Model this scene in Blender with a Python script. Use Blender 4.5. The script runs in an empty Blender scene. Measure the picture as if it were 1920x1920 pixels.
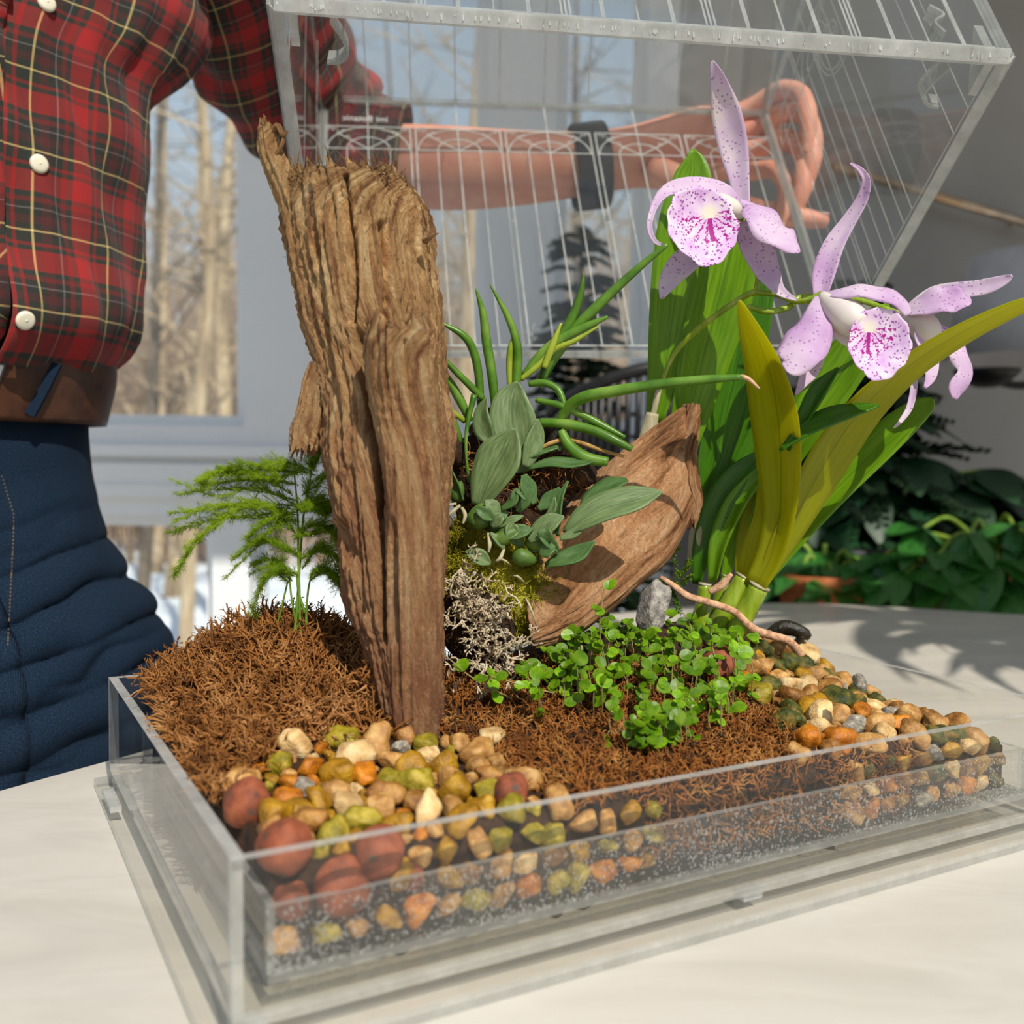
import bpy, bmesh, math, random
import numpy as np
from mathutils import Vector as V, Matrix, noise
from mathutils.bvhtree import BVHTree
random.seed(7); np.random.seed(7)
SC = bpy.context.scene
COL = SC.collection
TZ = 0.75                       # table top height, metres
CAMZ = 18.3                     # camera above the table, cm

# ---------------------------------------------------------------- camera, sky, sun, exposure
F = 1869.0
PITCH, ROLL = math.radians(3.06), math.radians(0.71)
cam_d = bpy.data.cameras.new('camera'); cam = bpy.data.objects.new('camera', cam_d); COL.objects.link(cam)
cam_d.sensor_width = 36; cam_d.lens = 36*F/1920; cam_d.clip_start = 0.01; cam_d.clip_end = 300
CR = Matrix.Rotation(math.pi/2-PITCH, 3, 'X') @ Matrix.Rotation(ROLL, 3, 'Z')
cam.matrix_world = Matrix.Translation((0, 0, TZ+CAMZ/100)) @ CR.to_4x4()
cam_d.dof.use_dof = True; cam_d.dof.focus_distance = 0.515; cam_d.dof.aperture_fstop = 8.5
SC.camera = cam
SC.view_settings.view_transform = 'Standard'; SC.view_settings.look = 'None'
SC.view_settings.gamma = 1; SC.view_settings.use_curve_mapping = False
SC.view_settings.exposure = 0.08
SC.cycles.transparent_max_bounces = 40; SC.cycles.max_bounces = 10
SC.cycles.use_denoising = True
SUN_DIR = V((0.30, -0.66, 0.78)).normalized()
sun_d = bpy.data.lights.new('sun', 'SUN'); sun_d.energy = 4.4; sun_d.angle = 0.009; sun_d.color = (1.0, 0.93, 0.82)
sun = bpy.data.objects.new('sun', sun_d); COL.objects.link(sun)
sun.rotation_euler = SUN_DIR.to_track_quat('Z', 'Y').to_euler()
wd = bpy.data.worlds.new('sky'); SC.world = wd; wd.use_nodes = True
nt = wd.node_tree; nt.nodes.clear()
def N(nt, t, **k):
    n = nt.nodes.new(t)
    for a, b in k.items(): setattr(n, a, b)
    return n
def lin(h):
    if not isinstance(h, str): return tuple(h)[:3]+(1,)
    h = h.lstrip('#'); r = []
    for i in (0, 2, 4):
        c = int(h[i:i+2], 16)/255
        r.append(c/12.92 if c <= 0.04045 else ((c+0.055)/1.055)**2.4)
    return (*r, 1)
def ramp(node, stops, interp='LINEAR'):
    cr_ = node.color_ramp; cr_.interpolation = interp
    while len(cr_.elements) < len(stops): cr_.elements.new(0.5)
    for e, (p, c) in zip(cr_.elements, stops): e.position = p; e.color = lin(c)
tc = N(nt, 'ShaderNodeTexCoord'); sep = N(nt, 'ShaderNodeSeparateXYZ'); cr0 = N(nt, 'ShaderNodeValToRGB')
ramp(cr0, [(0.0, '#8d8c8a'), (0.02, '#e6e8ea'), (0.2, '#d6e0ec'), (0.4, '#bdd0e6'), (0.7, '#a3bfe0'), (1.0, '#93b4dc')])
bg = N(nt, 'ShaderNodeBackground'); ow = N(nt, 'ShaderNodeOutputWorld')
nt.links.new(tc.outputs['Generated'], sep.inputs[0]); nt.links.new(sep.outputs[2], cr0.inputs[0])
nt.links.new(cr0.outputs[0], bg.inputs[0]); nt.links.new(bg.outputs[0], ow.inputs[0])
bg.inputs[1].default_value = 0.85

# ---------------------------------------------------------------- geometry helpers (cm; x right, y away, z above table)
def W(p): return V((p[0]/100, p[1]/100, TZ+p[2]/100))
def ray(u, v): return CR @ V(((u-960)/F, (960-v)/F, -1))
def bp(u, v, D):
    d = ray(u, v); t = D/d.y
    return V((d.x*t, D, CAMZ+d.z*t))
CRi = CR.transposed()
def proj(p):
    q = CRi @ (V(p)-V((0, 0, CAMZ)))
    return (960+F*q.x/-q.z, 960-F*q.y/-q.z)
def cr(pts, n):
    P = np.array(pts, float); m = len(P)
    if m == 1: return np.repeat(P, n, 0)
    out = []
    for t in np.linspace(0, m-1, n):
        i = min(int(t), m-2); s = t-i
        p0 = P[i-1] if i > 0 else 2*P[i]-P[i+1]
        p1, p2 = P[i], P[i+1]
        p3 = P[i+2] if i+2 < m else 2*P[i+1]-P[i]
        out.append(0.5*((2*p1)+(p2-p0)*s+(2*p0-5*p1+4*p2-p3)*s*s+(3*p1-p0-3*p2+p3)*s**3))
    return np.array(out)
def nz(p, s=1.0): return noise.noise(V(p)*s)
def fbm(p, oct=3): return noise.fractal(V(p), 1.0, 2.0, oct)

class MB:
    def __init__(s): s.v, s.f, s.m, s.uv = [], [], [], []
    def add(s, vs, fs, mi=0, uvs=None):
        b = len(s.v); s.v += [tuple(p) for p in vs]
        for f in fs: s.f.append([b+i for i in f]); s.m.append(mi)
        s.uv += list(uvs) if uvs else [(0, 0)]*len(vs)
        return b
    def tube(s, pts, rad, ns=6, mi=0, cap=True, seg=None):
        """pts 3D (cm); rad one value or a list; seg resamples with a spline"""
        P = [list(p) for p in pts]
        R = list(rad) if hasattr(rad, '__len__') else [rad]*len(P)
        if len(R) != len(P): R = list(np.interp(np.linspace(0, 1, len(P)), np.linspace(0, 1, len(R)), R))
        Q = [p+[r] for p, r in zip(P, R)]
        if seg: Q = cr(Q, seg)
        Q = [(V(q[:3]), max(float(q[3]), 1e-4)) for q in Q]
        vs, fs, uvs = [], [], []; n = len(Q); ref = None; L = 0
        for i, (p, r) in enumerate(Q):
            t = (Q[min(i+1, n-1)][0]-Q[max(i-1, 0)][0])
            t = t.normalized() if t.length > 1e-9 else V((0, 0, 1))
            if ref is None: ref = t.orthogonal().normalized()
            ref = (ref-t*ref.dot(t))
            ref = ref.normalized() if ref.length > 1e-6 else t.orthogonal().normalized()
            b = t.cross(ref)
            if i: L += (p-Q[i-1][0]).length
            for k in range(ns):
                a = 2*math.pi*k/ns
                vs.append(p+(ref*math.cos(a)+b*math.sin(a))*r); uvs.append((k/ns*6.28*r, L))
        for i in range(n-1):
            for k in range(ns):
                k2 = (k+1) % ns
                fs.append((i*ns+k, i*ns+k2, (i+1)*ns+k2, (i+1)*ns+k))
        if cap: fs.append(tuple(range(ns))[::-1]); fs.append(tuple((n-1)*ns+k for k in range(ns)))
        s.add(vs, fs, mi, uvs)
    def box(s, c, e, mi=0, ax=None):
        """box of centre c and half sizes e along axes ax"""
        ax = ax or (V((1, 0, 0)), V((0, 1, 0)), V((0, 0, 1))); c = V(c); vs = []
        for k in range(8):
            sx, sy, sz = (1 if k & 1 else -1), (1 if k & 2 else -1), (1 if k & 4 else -1)
            vs.append(c+ax[0]*e[0]*sx+ax[1]*e[1]*sy+ax[2]*e[2]*sz)
        fs = [(0, 2, 3, 1), (4, 5, 7, 6), (0, 1, 5, 4), (2, 6, 7, 3), (0, 4, 6, 2), (1, 3, 7, 5)]
        if ax[0].cross(ax[1]).dot(ax[2]) < 0: fs = [f[::-1] for f in fs]
        s.add(vs, fs, mi)
    def bar(s, p, q, w, h, up, mi=0):
        p, q = V(p), V(q); d = (q-p); L = d.length; d.normalize()
        sd = d.cross(V(up)).normalized(); u2 = sd.cross(d)
        s.box((p+q)/2, (L/2, w/2, h/2), mi, (d, sd, u2))
    def prism(s, quad, nrm, th, mi=0, me=1):
        """plate: polygon extruded along nrm by th; rim faces get material me"""
        nrm = V(nrm).normalized(); q = [V(p) for p in quad]; n = len(q)
        N_ = (q[1]-q[0]).cross(q[2]-q[0])
        if N_.dot(nrm) > 0: q = q[::-1]
        vs = q+[p+nrm*th for p in q]
        s.add(vs, [tuple(range(n)), tuple(range(2*n-1, n-1, -1))], mi)
        b = len(s.v)-2*n
        for k in range(n):
            k2 = (k+1) % n
            s.f.append([b+k, b+n+k, b+n+k2, b+k2]); s.m.append(me)
    def build(s, name, mats, parent=None, smooth=True, solid=None, sub=0):
        me = bpy.data.meshes.new(name)
        me.from_pydata([tuple(W(p)) for p in s.v], [], s.f)
        mats = mats if isinstance(mats, (list, tuple)) else [mats]
        for m in mats: me.materials.append(m)
        if len(mats) > 1: me.polygons.foreach_set('material_index', s.m)
        uvl = me.uv_layers.new(name='UVMap')
        li = np.empty(len(me.loops), dtype=np.int32); me.loops.foreach_get('vertex_index', li)
        uvl.data.foreach_set('uv', np.array(s.uv, dtype=np.float32)[li].ravel())
        me.polygons.foreach_set('use_smooth', [smooth]*len(me.polygons))
        me.update()
        o = bpy.data.objects.new(name, me); COL.objects.link(o)
        if parent is not None: par(o, parent)
        if solid:
            md = o.modifiers.new('thickness', 'SOLIDIFY'); md.thickness = solid/100; md.offset = 0
        if sub:
            md = o.modifiers.new('smooth', 'SUBSURF'); md.levels = sub; md.render_levels = sub
        return o
def par(o, p):
    o.parent = p
    o.matrix_parent_inverse = p.matrix_basis.inverted()
def tag(o, label=None, cat=None, group=None, kind=None):
    if label: o['label'] = label
    if cat: o['category'] = cat
    if group: o['group'] = group
    if kind: o['kind'] = kind
    return o
def thing(name, label, cat, loc, group=None):
    o = bpy.data.objects.new(name, None); COL.objects.link(o)
    o.location = W(loc); o.empty_display_size = 0.02
    o.matrix_basis = Matrix.Translation(o.location)
    return tag(o, label, cat, group)
def bvh_of(o):
    me = o.data
    return BVHTree.FromPolygons([v.co.copy() for v in me.vertices], [tuple(p.vertices) for p in me.polygons])
def hit(bvh, u, v):
    d = ray(u, v).normalized()
    l, n, i, dd = bvh.ray_cast(W((0, 0, CAMZ)), d)
    if l is None: return None, None
    return V((l.x*100, l.y*100, (l.z-TZ)*100)), n

# ---------------------------------------------------------------- materials
def newmat(name):
    m = bpy.data.materials.new(name); m.use_nodes = True
    m.node_tree.nodes.clear(); return m, m.node_tree
def out(nt, sh): nt.links.new(sh, N(nt, 'ShaderNodeOutputMaterial').inputs[0])
def coords(nt, kind='Object', scale=(1, 1, 1)):
    t = N(nt, 'ShaderNodeTexCoord'); mp = N(nt, 'ShaderNodeMapping'); mp.inputs['Scale'].default_value = scale
    nt.links.new(t.outputs[kind], mp.inputs[0]); return mp.outputs[0]
def noise_tex(nt, vec, scale, detail=4, rough=0.55, dist=0.0):
    n = N(nt, 'ShaderNodeTexNoise'); n.inputs['Scale'].default_value = scale; n.inputs['Detail'].default_value = detail
    n.inputs['Roughness'].default_value = rough; n.inputs['Distortion'].default_value = dist
    nt.links.new(vec, n.inputs['Vector']); return n.outputs['Fac']
def math_(nt, op, a, b=None, c=None, clamp=False):
    n = N(nt, 'ShaderNodeMath', operation=op); n.use_clamp = clamp
    for i, x in enumerate((a, b, c)):
        if x is None: continue
        if isinstance(x, (int, float)): n.inputs[i].default_value = x
        else: nt.links.new(x, n.inputs[i])
    return n.outputs[0]
def mixc(nt, fac, a, b, mode='MIX'):
    n = N(nt, 'ShaderNodeMix', data_type='RGBA', blend_type=mode)
    for sock, x in ((n.inputs[0], fac), (n.inputs[6], a), (n.inputs[7], b)):
        if isinstance(x, (int, float)): sock.default_value = x
        elif isinstance(x, (str, tuple)): sock.default_value = lin(x)
        else: nt.links.new(x, sock)
    return n.outputs[2]
def principled(nt, col, rough=0.6, spec=0.4, normal=None, sheen=0, coat=0, sss=0):
    p = N(nt, 'ShaderNodeBsdfPrincipled')
    if isinstance(col, (str, tuple)): p.inputs['Base Color'].default_value = lin(col)
    else: nt.links.new(col, p.inputs['Base Color'])
    if isinstance(rough, (int, float)): p.inputs['Roughness'].default_value = rough
    else: nt.links.new(rough, p.inputs['Roughness'])
    p.inputs['Specular IOR Level'].default_value = spec
    if sheen: p.inputs['Sheen Weight'].default_value = sheen
    if coat: p.inputs['Coat Weight'].default_value = coat; p.inputs['Coat Roughness'].default_value = 0.1
    if sss:
        p.inputs['Subsurface Weight'].default_value = sss; p.inputs['Subsurface Radius'].default_value = (0.012, 0.004, 0.002)
    if normal is not None: nt.links.new(normal, p.inputs['Normal'])
    return p
def bump(nt, h, strength, dist):
    b = N(nt, 'ShaderNodeBump'); b.inputs['Strength'].default_value = strength; b.inputs['Distance'].default_value = dist
    nt.links.new(h, b.inputs['Height']); return b.outputs[0]
def mat(name, stops, scale=100, stretch=(1, 1, 1), detail=4, rough=0.6, spec=0.4, bmp=0, bscale=None, bdist=0.002, co='Object',
        transl=0, tcol=None, sheen=0, coat=0, rnd=0.0, dist=0.0, sss=0):
    m, nt = newmat(name); vec = coords(nt, co, stretch)
    f = noise_tex(nt, vec, scale, detail, dist=dist)
    r = N(nt, 'ShaderNodeValToRGB'); ramp(r, stops); nt.links.new(f, r.inputs[0]); col = r.outputs[0]
    if rnd:
        oi = N(nt, 'ShaderNodeObjectInfo'); hs = N(nt, 'ShaderNodeHueSaturation')
        nt.links.new(math_(nt, 'MULTIPLY_ADD', oi.outputs['Random'], rnd, 1-rnd/2), hs.inputs['Value'])
        nt.links.new(col, hs.inputs['Color']); col = hs.outputs[0]
    nrm = bump(nt, noise_tex(nt, vec, bscale or scale*3, 5), bmp, bdist) if bmp else None
    p = principled(nt, col, rough, spec, nrm, sheen, coat, sss); sh = p.outputs[0]
    if transl:
        t = N(nt, 'ShaderNodeBsdfTranslucent')
        nt.links.new(mixc(nt, 0.6, col, tcol) if tcol else col, t.inputs[0])
        mx = N(nt, 'ShaderNodeMixShader'); mx.inputs[0].default_value = transl
        nt.links.new(sh, mx.inputs[1]); nt.links.new(t.outputs[0], mx.inputs[2]); sh = mx.outputs[0]
    out(nt, sh); return m
def acrylic(name, tint='#fdfdfc', haze=0.010, frost=0.0, fscale=900, lo=0.4, hi=0.6, grad=None, rough=0.03):
    """clear plate: what lies behind, plus a Fresnel mirror on the outer side; frost = condensed droplets in a noise mask"""
    m, nt = newmat(name); g = N(nt, 'ShaderNodeNewGeometry'); lw = N(nt, 'ShaderNodeLayerWeight'); lw.inputs[0].default_value = 0.5
    sch = math_(nt, 'MULTIPLY_ADD', math_(nt, 'POWER', lw.outputs['Facing'], 4.0), 0.9, 0.045)
    fr = math_(nt, 'MULTIPLY', sch, math_(nt, 'SUBTRACT', 1.0, g.outputs['Backfacing']))
    tr = N(nt, 'ShaderNodeBsdfTransparent'); tr.inputs[0].default_value = lin(tint)
    gl = N(nt, 'ShaderNodeBsdfGlossy'); gl.inputs['Roughness'].default_value = rough
    df = N(nt, 'ShaderNodeBsdfDiffuse'); df.inputs[0].default_value = lin('#e9ecec')
    tl = N(nt, 'ShaderNodeBsdfTranslucent'); tl.inputs[0].default_value = lin('#e9ecec')
    hz = N(nt, 'ShaderNodeMixShader'); hz.inputs[0].default_value = 0.5
    nt.links.new(df.outputs[0], hz.inputs[1]); nt.links.new(tl.outputs[0], hz.inputs[2])
    m1 = N(nt, 'ShaderNodeMixShader'); m1.inputs[0].default_value = haze
    nt.links.new(tr.outputs[0], m1.inputs[1]); nt.links.new(hz.outputs[0], m1.inputs[2]); sh = m1.outputs[0]
    if frost:
        vec = coords(nt)
        vo = N(nt, 'ShaderNodeTexVoronoi'); vo.inputs['Scale'].default_value = fscale; nt.links.new(vec, vo.inputs['Vector'])
        nrm = bump(nt, vo.outputs['Distance'], 1.0, 0.002)
        big = noise_tex(nt, vec, 14, 4, 0.6, 0.4)
        mr = N(nt, 'ShaderNodeMapRange'); mr.inputs[1].default_value = lo; mr.inputs[2].default_value = hi
        nt.links.new(big, mr.inputs[0]); mask = mr.outputs[0]
        dr = N(nt, 'ShaderNodeMapRange'); dr.inputs[1].default_value = 0.2; dr.inputs[2].default_value = 0.55
        dr.inputs[3].default_value = 1.0; dr.inputs[4].default_value = 0.35; nt.links.new(vo.outputs['Distance'], dr.inputs[0])
        fac = math_(nt, 'MULTIPLY', math_(nt, 'MULTIPLY', mask, frost), dr.outputs[0])
        gg = N(nt, 'ShaderNodeBsdfGlossy'); gg.inputs['Roughness'].default_value = 0.12; nt.links.new(nrm, gg.inputs['Normal'])
        rf = N(nt, 'ShaderNodeBsdfRefraction'); rf.inputs['IOR'].default_value = 1.12; rf.inputs['Roughness'].default_value = 0.18
        nt.links.new(nrm, rf.inputs['Normal'])
        rt = N(nt, 'ShaderNodeMixShader'); rt.inputs[0].default_value = 0.62; nt.links.new(rf.outputs[0], rt.inputs[1]); nt.links.new(tr.outputs[0], rt.inputs[2])
        a = N(nt, 'ShaderNodeMixShader'); a.inputs[0].default_value = 0.14
        nt.links.new(rt.outputs[0], a.inputs[1]); nt.links.new(gg.outputs[0], a.inputs[2])
        b = N(nt, 'ShaderNodeMixShader'); b.inputs[0].default_value = 0.16
        nt.links.new(a.outputs[0], b.inputs[1]); nt.links.new(hz.outputs[0], b.inputs[2])
        m2 = N(nt, 'ShaderNodeMixShader'); nt.links.new(fac, m2.inputs[0]); nt.links.new(sh, m2.inputs[1]); nt.links.new(b.outputs[0], m2.inputs[2])
        sh = m2.outputs[0]
    m3 = N(nt, 'ShaderNodeMixShader'); nt.links.new(fr, m3.inputs[0]); nt.links.new(sh, m3.inputs[1]); nt.links.new(gl.outputs[0], m3.inputs[2])
    out(nt, m3.outputs[0]); return m
def edge_mat(name, col='#dddcd7', tr=0.40):
    m, nt = newmat(name); vec = coords(nt, 'Object', (1, 1, 1))
    f = noise_tex(nt, vec, 60, 5, 0.7)
    r = N(nt, 'ShaderNodeValToRGB'); ramp(r, [(0.3, '#c8c7c2'), (0.5, col), (0.72, '#f4f3ef')]); nt.links.new(f, r.inputs[0])
    p = principled(nt, r.outputs[0], 0.25, 0.6)
    t = N(nt, 'ShaderNodeBsdfTransparent'); t.inputs[0].default_value = lin('#e8ecec')
    l = N(nt, 'ShaderNodeBsdfTranslucent'); nt.links.new(r.outputs[0], l.inputs[0])
    a = N(nt, 'ShaderNodeMixShader'); a.inputs[0].default_value = 0.4; nt.links.new(p.outputs[0], a.inputs[1]); nt.links.new(l.outputs[0], a.inputs[2])
    b = N(nt, 'ShaderNodeMixShader'); b.inputs[0].default_value = tr; nt.links.new(a.outputs[0], b.inputs[1]); nt.links.new(t.outputs[0], b.inputs[2])
    out(nt, b.outputs[0]); return m
ACR = acrylic('clear_acrylic')
ACR_FROST = acrylic('fogged_acrylic', haze=0.02, frost=0.35, fscale=900, lo=0.42, hi=0.62, rough=0.05)
ACR_ROOF = acrylic('misted_acrylic', haze=0.05, frost=0.55, fscale=1500, lo=0.25, hi=0.42)
ACR_LID = acrylic('lid_acrylic', haze=0.03, tint='#f4f5f5')
EDGE = edge_mat('acrylic_edge'); EDGE2 = edge_mat('acrylic_edge_clear', '#d6d5d0', 0.62)
ENGR = edge_mat('engraved_line', '#e4e4e0', 0.30)
GLASS = acrylic('window_glass', tint='#f4f8f8', haze=0.01)
WHITE_PAINT = mat('white_paint', [(0.3, '#e4e9ec'), (0.7, '#edf1f3')], 3, rough=0.45)
GREY_WALL = mat('grey_wall_paint', [(0.3, '#8d8b87'), (0.7, '#989692')], 4, rough=0.85, spec=0.2)
FLOOR_M = mat('grey_floor_tile', [(0.35, '#d2cbbf'), (0.65, '#dfd8cc')], 6, rough=0.5)
CEIL_M = mat('ceiling_paint', [(0.3, '#d6d4cf'), (0.7, '#e0deda')], 4, rough=0.9)
SNOW = mat('snow', [(0.3, '#eef1f6'), (0.7, '#ffffff')], 2, rough=0.7, bmp=0.4, bscale=3, bdist=0.05)
BARK_T = mat('pale_tree_bark', [(0.3, '#8a765e'), (0.5, '#bfa380'), (0.7, '#dcc4a2')], 6, (3, 3, 0.6), rough=0.85, bmp=0.4, bdist=0.01)
BARK_D = mat('dark_tree_bark', [(0.3, '#4f463d'), (0.6, '#7a6b5b')], 6, (3, 3, 0.6), rough=0.9)
TWIG = mat('brown_twigs', [(0.3, '#937c66'), (0.5, '#bfa48a'), (0.7, '#d8c2aa')], 1.2, rough=0.9)
def table_mat():
    m, nt = newmat('white_marbled_laminate'); vec = coords(nt, 'Object', (1.2, 4.0, 1))
    f = noise_tex(nt, vec, 5, 6, 0.6, 1.2); f2 = noise_tex(nt, vec, 2.2, 3, 0.5, 2.5)
    r = N(nt, 'ShaderNodeValToRGB'); ramp(r, [(0.35, '#c2bcb0'), (0.55, '#ccc6bb'), (0.75, '#d3cdc2')]); nt.links.new(f, r.inputs[0])
    v = math_(nt, 'ABSOLUTE', math_(nt, 'SUBTRACT', f2, 0.5))
    mr = N(nt, 'ShaderNodeMapRange'); mr.inputs[1].default_value = 0.0; mr.inputs[2].default_value = 0.05; mr.inputs[3].default_value = 0.22; mr.inputs[4].default_value = 0
    nt.links.new(v, mr.inputs[0])
    out(nt, principled(nt, mixc(nt, mr.outputs[0], r.outputs[0], '#b9b5b0'), 0.3, 0.4).outputs[0]); return m
TABLE_M = table_mat()
TABLE_LEG = mat('white_metal_leg', [(0.3, '#c8c8c6'), (0.7, '#d6d6d4')], 20, rough=0.4)
def wood_mat(name, stops, crack='#2a1a10', uvs=(1.0, 0.10), low=None):
    """long grained wood in UV space (cm); low=(z0, z1, colour): blends to this colour lower down the log"""
    m, nt = newmat(name); vec = coords(nt, 'UV', (uvs[0], uvs[1], 1))
    f = noise_tex(nt, vec, 2.2, 8, 0.65, 0.6); fine = noise_tex(nt, vec, 9, 6, 0.7, 0.2); blot = noise_tex(nt, coords(nt, 'UV', (1, .5, 1)), 0.45, 4, 0.6)
    r = N(nt, 'ShaderNodeValToRGB'); ramp(r, stops); nt.links.new(f, r.inputs[0])
    c = mixc(nt, math_(nt, 'MULTIPLY', math_(nt, 'GREATER_THAN', blot, 0.58), 0.25), r.outputs[0], '#6d4a34')
    mr = N(nt, 'ShaderNodeMapRange'); mr.inputs[1].default_value = 0.40; mr.inputs[2].default_value = 0.28; nt.links.new(fine, mr.inputs[0])
    c = mixc(nt, math_(nt, 'MULTIPLY', mr.outputs[0], 0.6), c, crack)
    if low:
        t = N(nt, 'ShaderNodeTexCoord'); s = N(nt, 'ShaderNodeSeparateXYZ'); nt.links.new(t.outputs['Object'], s.inputs[0])
        m2 = N(nt, 'ShaderNodeMapRange'); m2.inputs[1].default_value = TZ+low[1]/100; m2.inputs[2].default_value = TZ+low[0]/100
        nt.links.new(math_(nt, 'MULTIPLY_ADD', f, 0.06, math_(nt, 'SUBTRACT', s.outputs[2], 0.03)), m2.inputs[0])
        c = mixc(nt, math_(nt, 'MULTIPLY', m2.outputs[0], 0.7), c, low[2])
    fl = noise_tex(nt, coords(nt, 'UV', (1, .4, 1)), 7.5, 6, 0.75, 0.5)
    m3 = N(nt, 'ShaderNodeMapRange'); m3.inputs[1].default_value = 0.44; m3.inputs[2].default_value = 0.34; nt.links.new(fl, m3.inputs[0])
    c = mixc(nt, math_(nt, 'MULTIPLY', m3.outputs[0], 0.4), c, '#5d3a22')
    m4 = N(nt, 'ShaderNodeMapRange'); m4.inputs[1].default_value = 0.58; m4.inputs[2].default_value = 0.70; nt.links.new(fl, m4.inputs[0])
    c = mixc(nt, math_(nt, 'MULTIPLY', m4.outputs[0], 0.5), c, '#e6c894')
    h = math_(nt, 'ADD', math_(nt, 'ADD', f, math_(nt, 'MULTIPLY', fine, 0.8)), math_(nt, 'MULTIPLY', fl, 0.9))
    out(nt, principled(nt, c, 0.85, 0.2, bump(nt, h, 1.0, 0.0035)).outputs[0]); return m
LOG_M = wood_mat('weathered_log_wood', [(0.34, '#7c5234'), (0.45, '#b38658'), (0.54, '#d0a670'), (0.66, '#e6c896')], low=(7, 29, '#9a664c'))
SLAB_M = wood_mat('driftwood_slab_wood', [(0.35, '#6c452b'), (0.44, '#ad7a50'), (0.52, '#cb9568'), (0.64, '#e0b488')])
SOIL = mat('dark_peaty_soil', [(0.35, '#1d120a'), (0.6, '#40270f'), (0.75, '#5d3b17')], 120, rough=0.95, bmp=0.8, bdist=0.004)
MOSS_B = mat('dried_brown_moss', [(0.3, '#6b3f18'), (0.5, '#a2692f'), (0.7, '#c8935a')], 60, rough=0.8, transl=0.2)
MOSS_O = mat('orange_brown_moss', [(0.3, '#74451a'), (0.5, '#a8682a'), (0.72, '#cc9650')], 70, rough=0.8, transl=0.25)
MOSS_G = mat('olive_green_moss', [(0.3, '#827c0e'), (0.5, '#aea61a'), (0.7, '#d2c846')], 60, rough=0.8, transl=0.3)
LICHEN = mat('pale_grey_lichen', [(0.3, '#8f7a60'), (0.5, '#b8a688'), (0.7, '#ccc4ac')], 90, rough=0.9)
LEAF_G = dict(rough=0.32, spec=0.5)
def leaf_mat(name, stops, tcol, transl=0.35, scale=40, vein='#7c9a3a', rough=0.32, spec=0.5, blot=None, vw=0.02):
    m, nt = newmat(name); vec = coords(nt, 'UV', (6, 1.5, 1)); f = noise_tex(nt, vec, 3, 5, 0.6)
    r = N(nt, 'ShaderNodeValToRGB'); ramp(r, stops); nt.links.new(f, r.inputs[0])
    t = N(nt, 'ShaderNodeTexCoord'); s = N(nt, 'ShaderNodeSeparateXYZ'); nt.links.new(t.outputs['UV'], s.inputs[0])
    d = math_(nt, 'ABSOLUTE', math_(nt, 'SUBTRACT', s.outputs[0], 0.5))
    c = mixc(nt, math_(nt, 'MULTIPLY', math_(nt, 'LESS_THAN', d, vw), 0.6), r.outputs[0], vein)
    st = noise_tex(nt, coords(nt, 'UV', (60, 1, 1)), 1.5, 2)
    nrm = bump(nt, st, 0.25, 0.0006)
    p = principled(nt, c, rough, spec, nrm)
    tl = N(nt, 'ShaderNodeBsdfTranslucent'); nt.links.new(mixc(nt, 0.65, c, tcol), tl.inputs[0])
    mx = N(nt, 'ShaderNodeMixShader'); mx.inputs[0].default_value = transl
    nt.links.new(p.outputs[0], mx.inputs[1]); nt.links.new(tl.outputs[0], mx.inputs[2]); out(nt, mx.outputs[0]); return m
CAT_LEAF = leaf_mat('orchid_leaf_green', [(0.3, '#4f8206'), (0.5, '#6c9c0e'), (0.7, '#86ae1a')], '#c8d414', vein='#44730f')
CAT_LEAF_BACKLIT = leaf_mat('orchid_leaf_backlit', [(0.3, '#96a008'), (0.5, '#aab010'), (0.7, '#b8b818')], '#ece40e', transl=0.62, vein='#6d7a10')  # yellow of sunlight shining through is put into the leaf colour
CAT_LEAF_D = leaf_mat('orchid_leaf_deep_green', [(0.3, '#2f5c0a'), (0.5, '#42780e'), (0.7, '#568e16')], '#8fb020', vein='#2b560d')
BULB_LEAF = leaf_mat('grey_green_leaf', [(0.3, '#53683a'), (0.5, '#6c8250'), (0.7, '#899c66')], '#a8b458', transl=0.2, vein='#47613a', rough=0.45)
BULB_LEAF_D = leaf_mat('dull_green_leaf', [(0.3, '#3c5a2c'), (0.5, '#4f7038'), (0.7, '#66864a')], '#98b040', transl=0.2, vein='#38542a', rough=0.42)
PBULB = mat('green_pseudobulb', [(0.3, '#37501a'), (0.5, '#4c6a26'), (0.7, '#6a8234')], 120, rough=0.5, transl=0.1)
CANE = mat('glossy_green_cane', [(0.3, '#6d8a14'), (0.5, '#8ba422'), (0.7, '#b0be4e')], 150, (1, 1, 0.2), rough=0.2, spec=0.6, transl=0.1)
SHEATH = mat('papery_dry_sheath', [(0.3, '#a79a74'), (0.6, '#cfc7a4')], 200, (1, 1, 0.15), rough=0.7, transl=0.3)
TERETE = mat('terete_leaf_green', [(0.3, '#3c6116'), (0.5, '#557f20'), (0.7, '#76973a')], 60, rough=0.35, transl=0.12)
TERETE_L = mat('young_terete_leaf', [(0.3, '#79951c'), (0.6, '#a5b43a')], 60, rough=0.4, transl=0.25)
ROOT_M = mat('pinkish_brown_root', [(0.3, '#96684a'), (0.5, '#c89c7a'), (0.7, '#dcb897')], 250, rough=0.8, bmp=0.6, bdist=0.001)
ROOT_D = mat('brown_root', [(0.3, '#8f6a34'), (0.6, '#b58e52')], 250, rough=0.8, bmp=0.5, bdist=0.001)
FERN_M = mat('bright_fern_needles', [(0.3, '#6a8a0c'), (0.5, '#8eae14'), (0.7, '#b4cc2c')], 18, rough=0.6, transl=0.5, tcol='#e0f030')
FERN_S = mat('fern_stem', [(0.3, '#4f7018'), (0.6, '#7a9632')], 50, rough=0.5)
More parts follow.
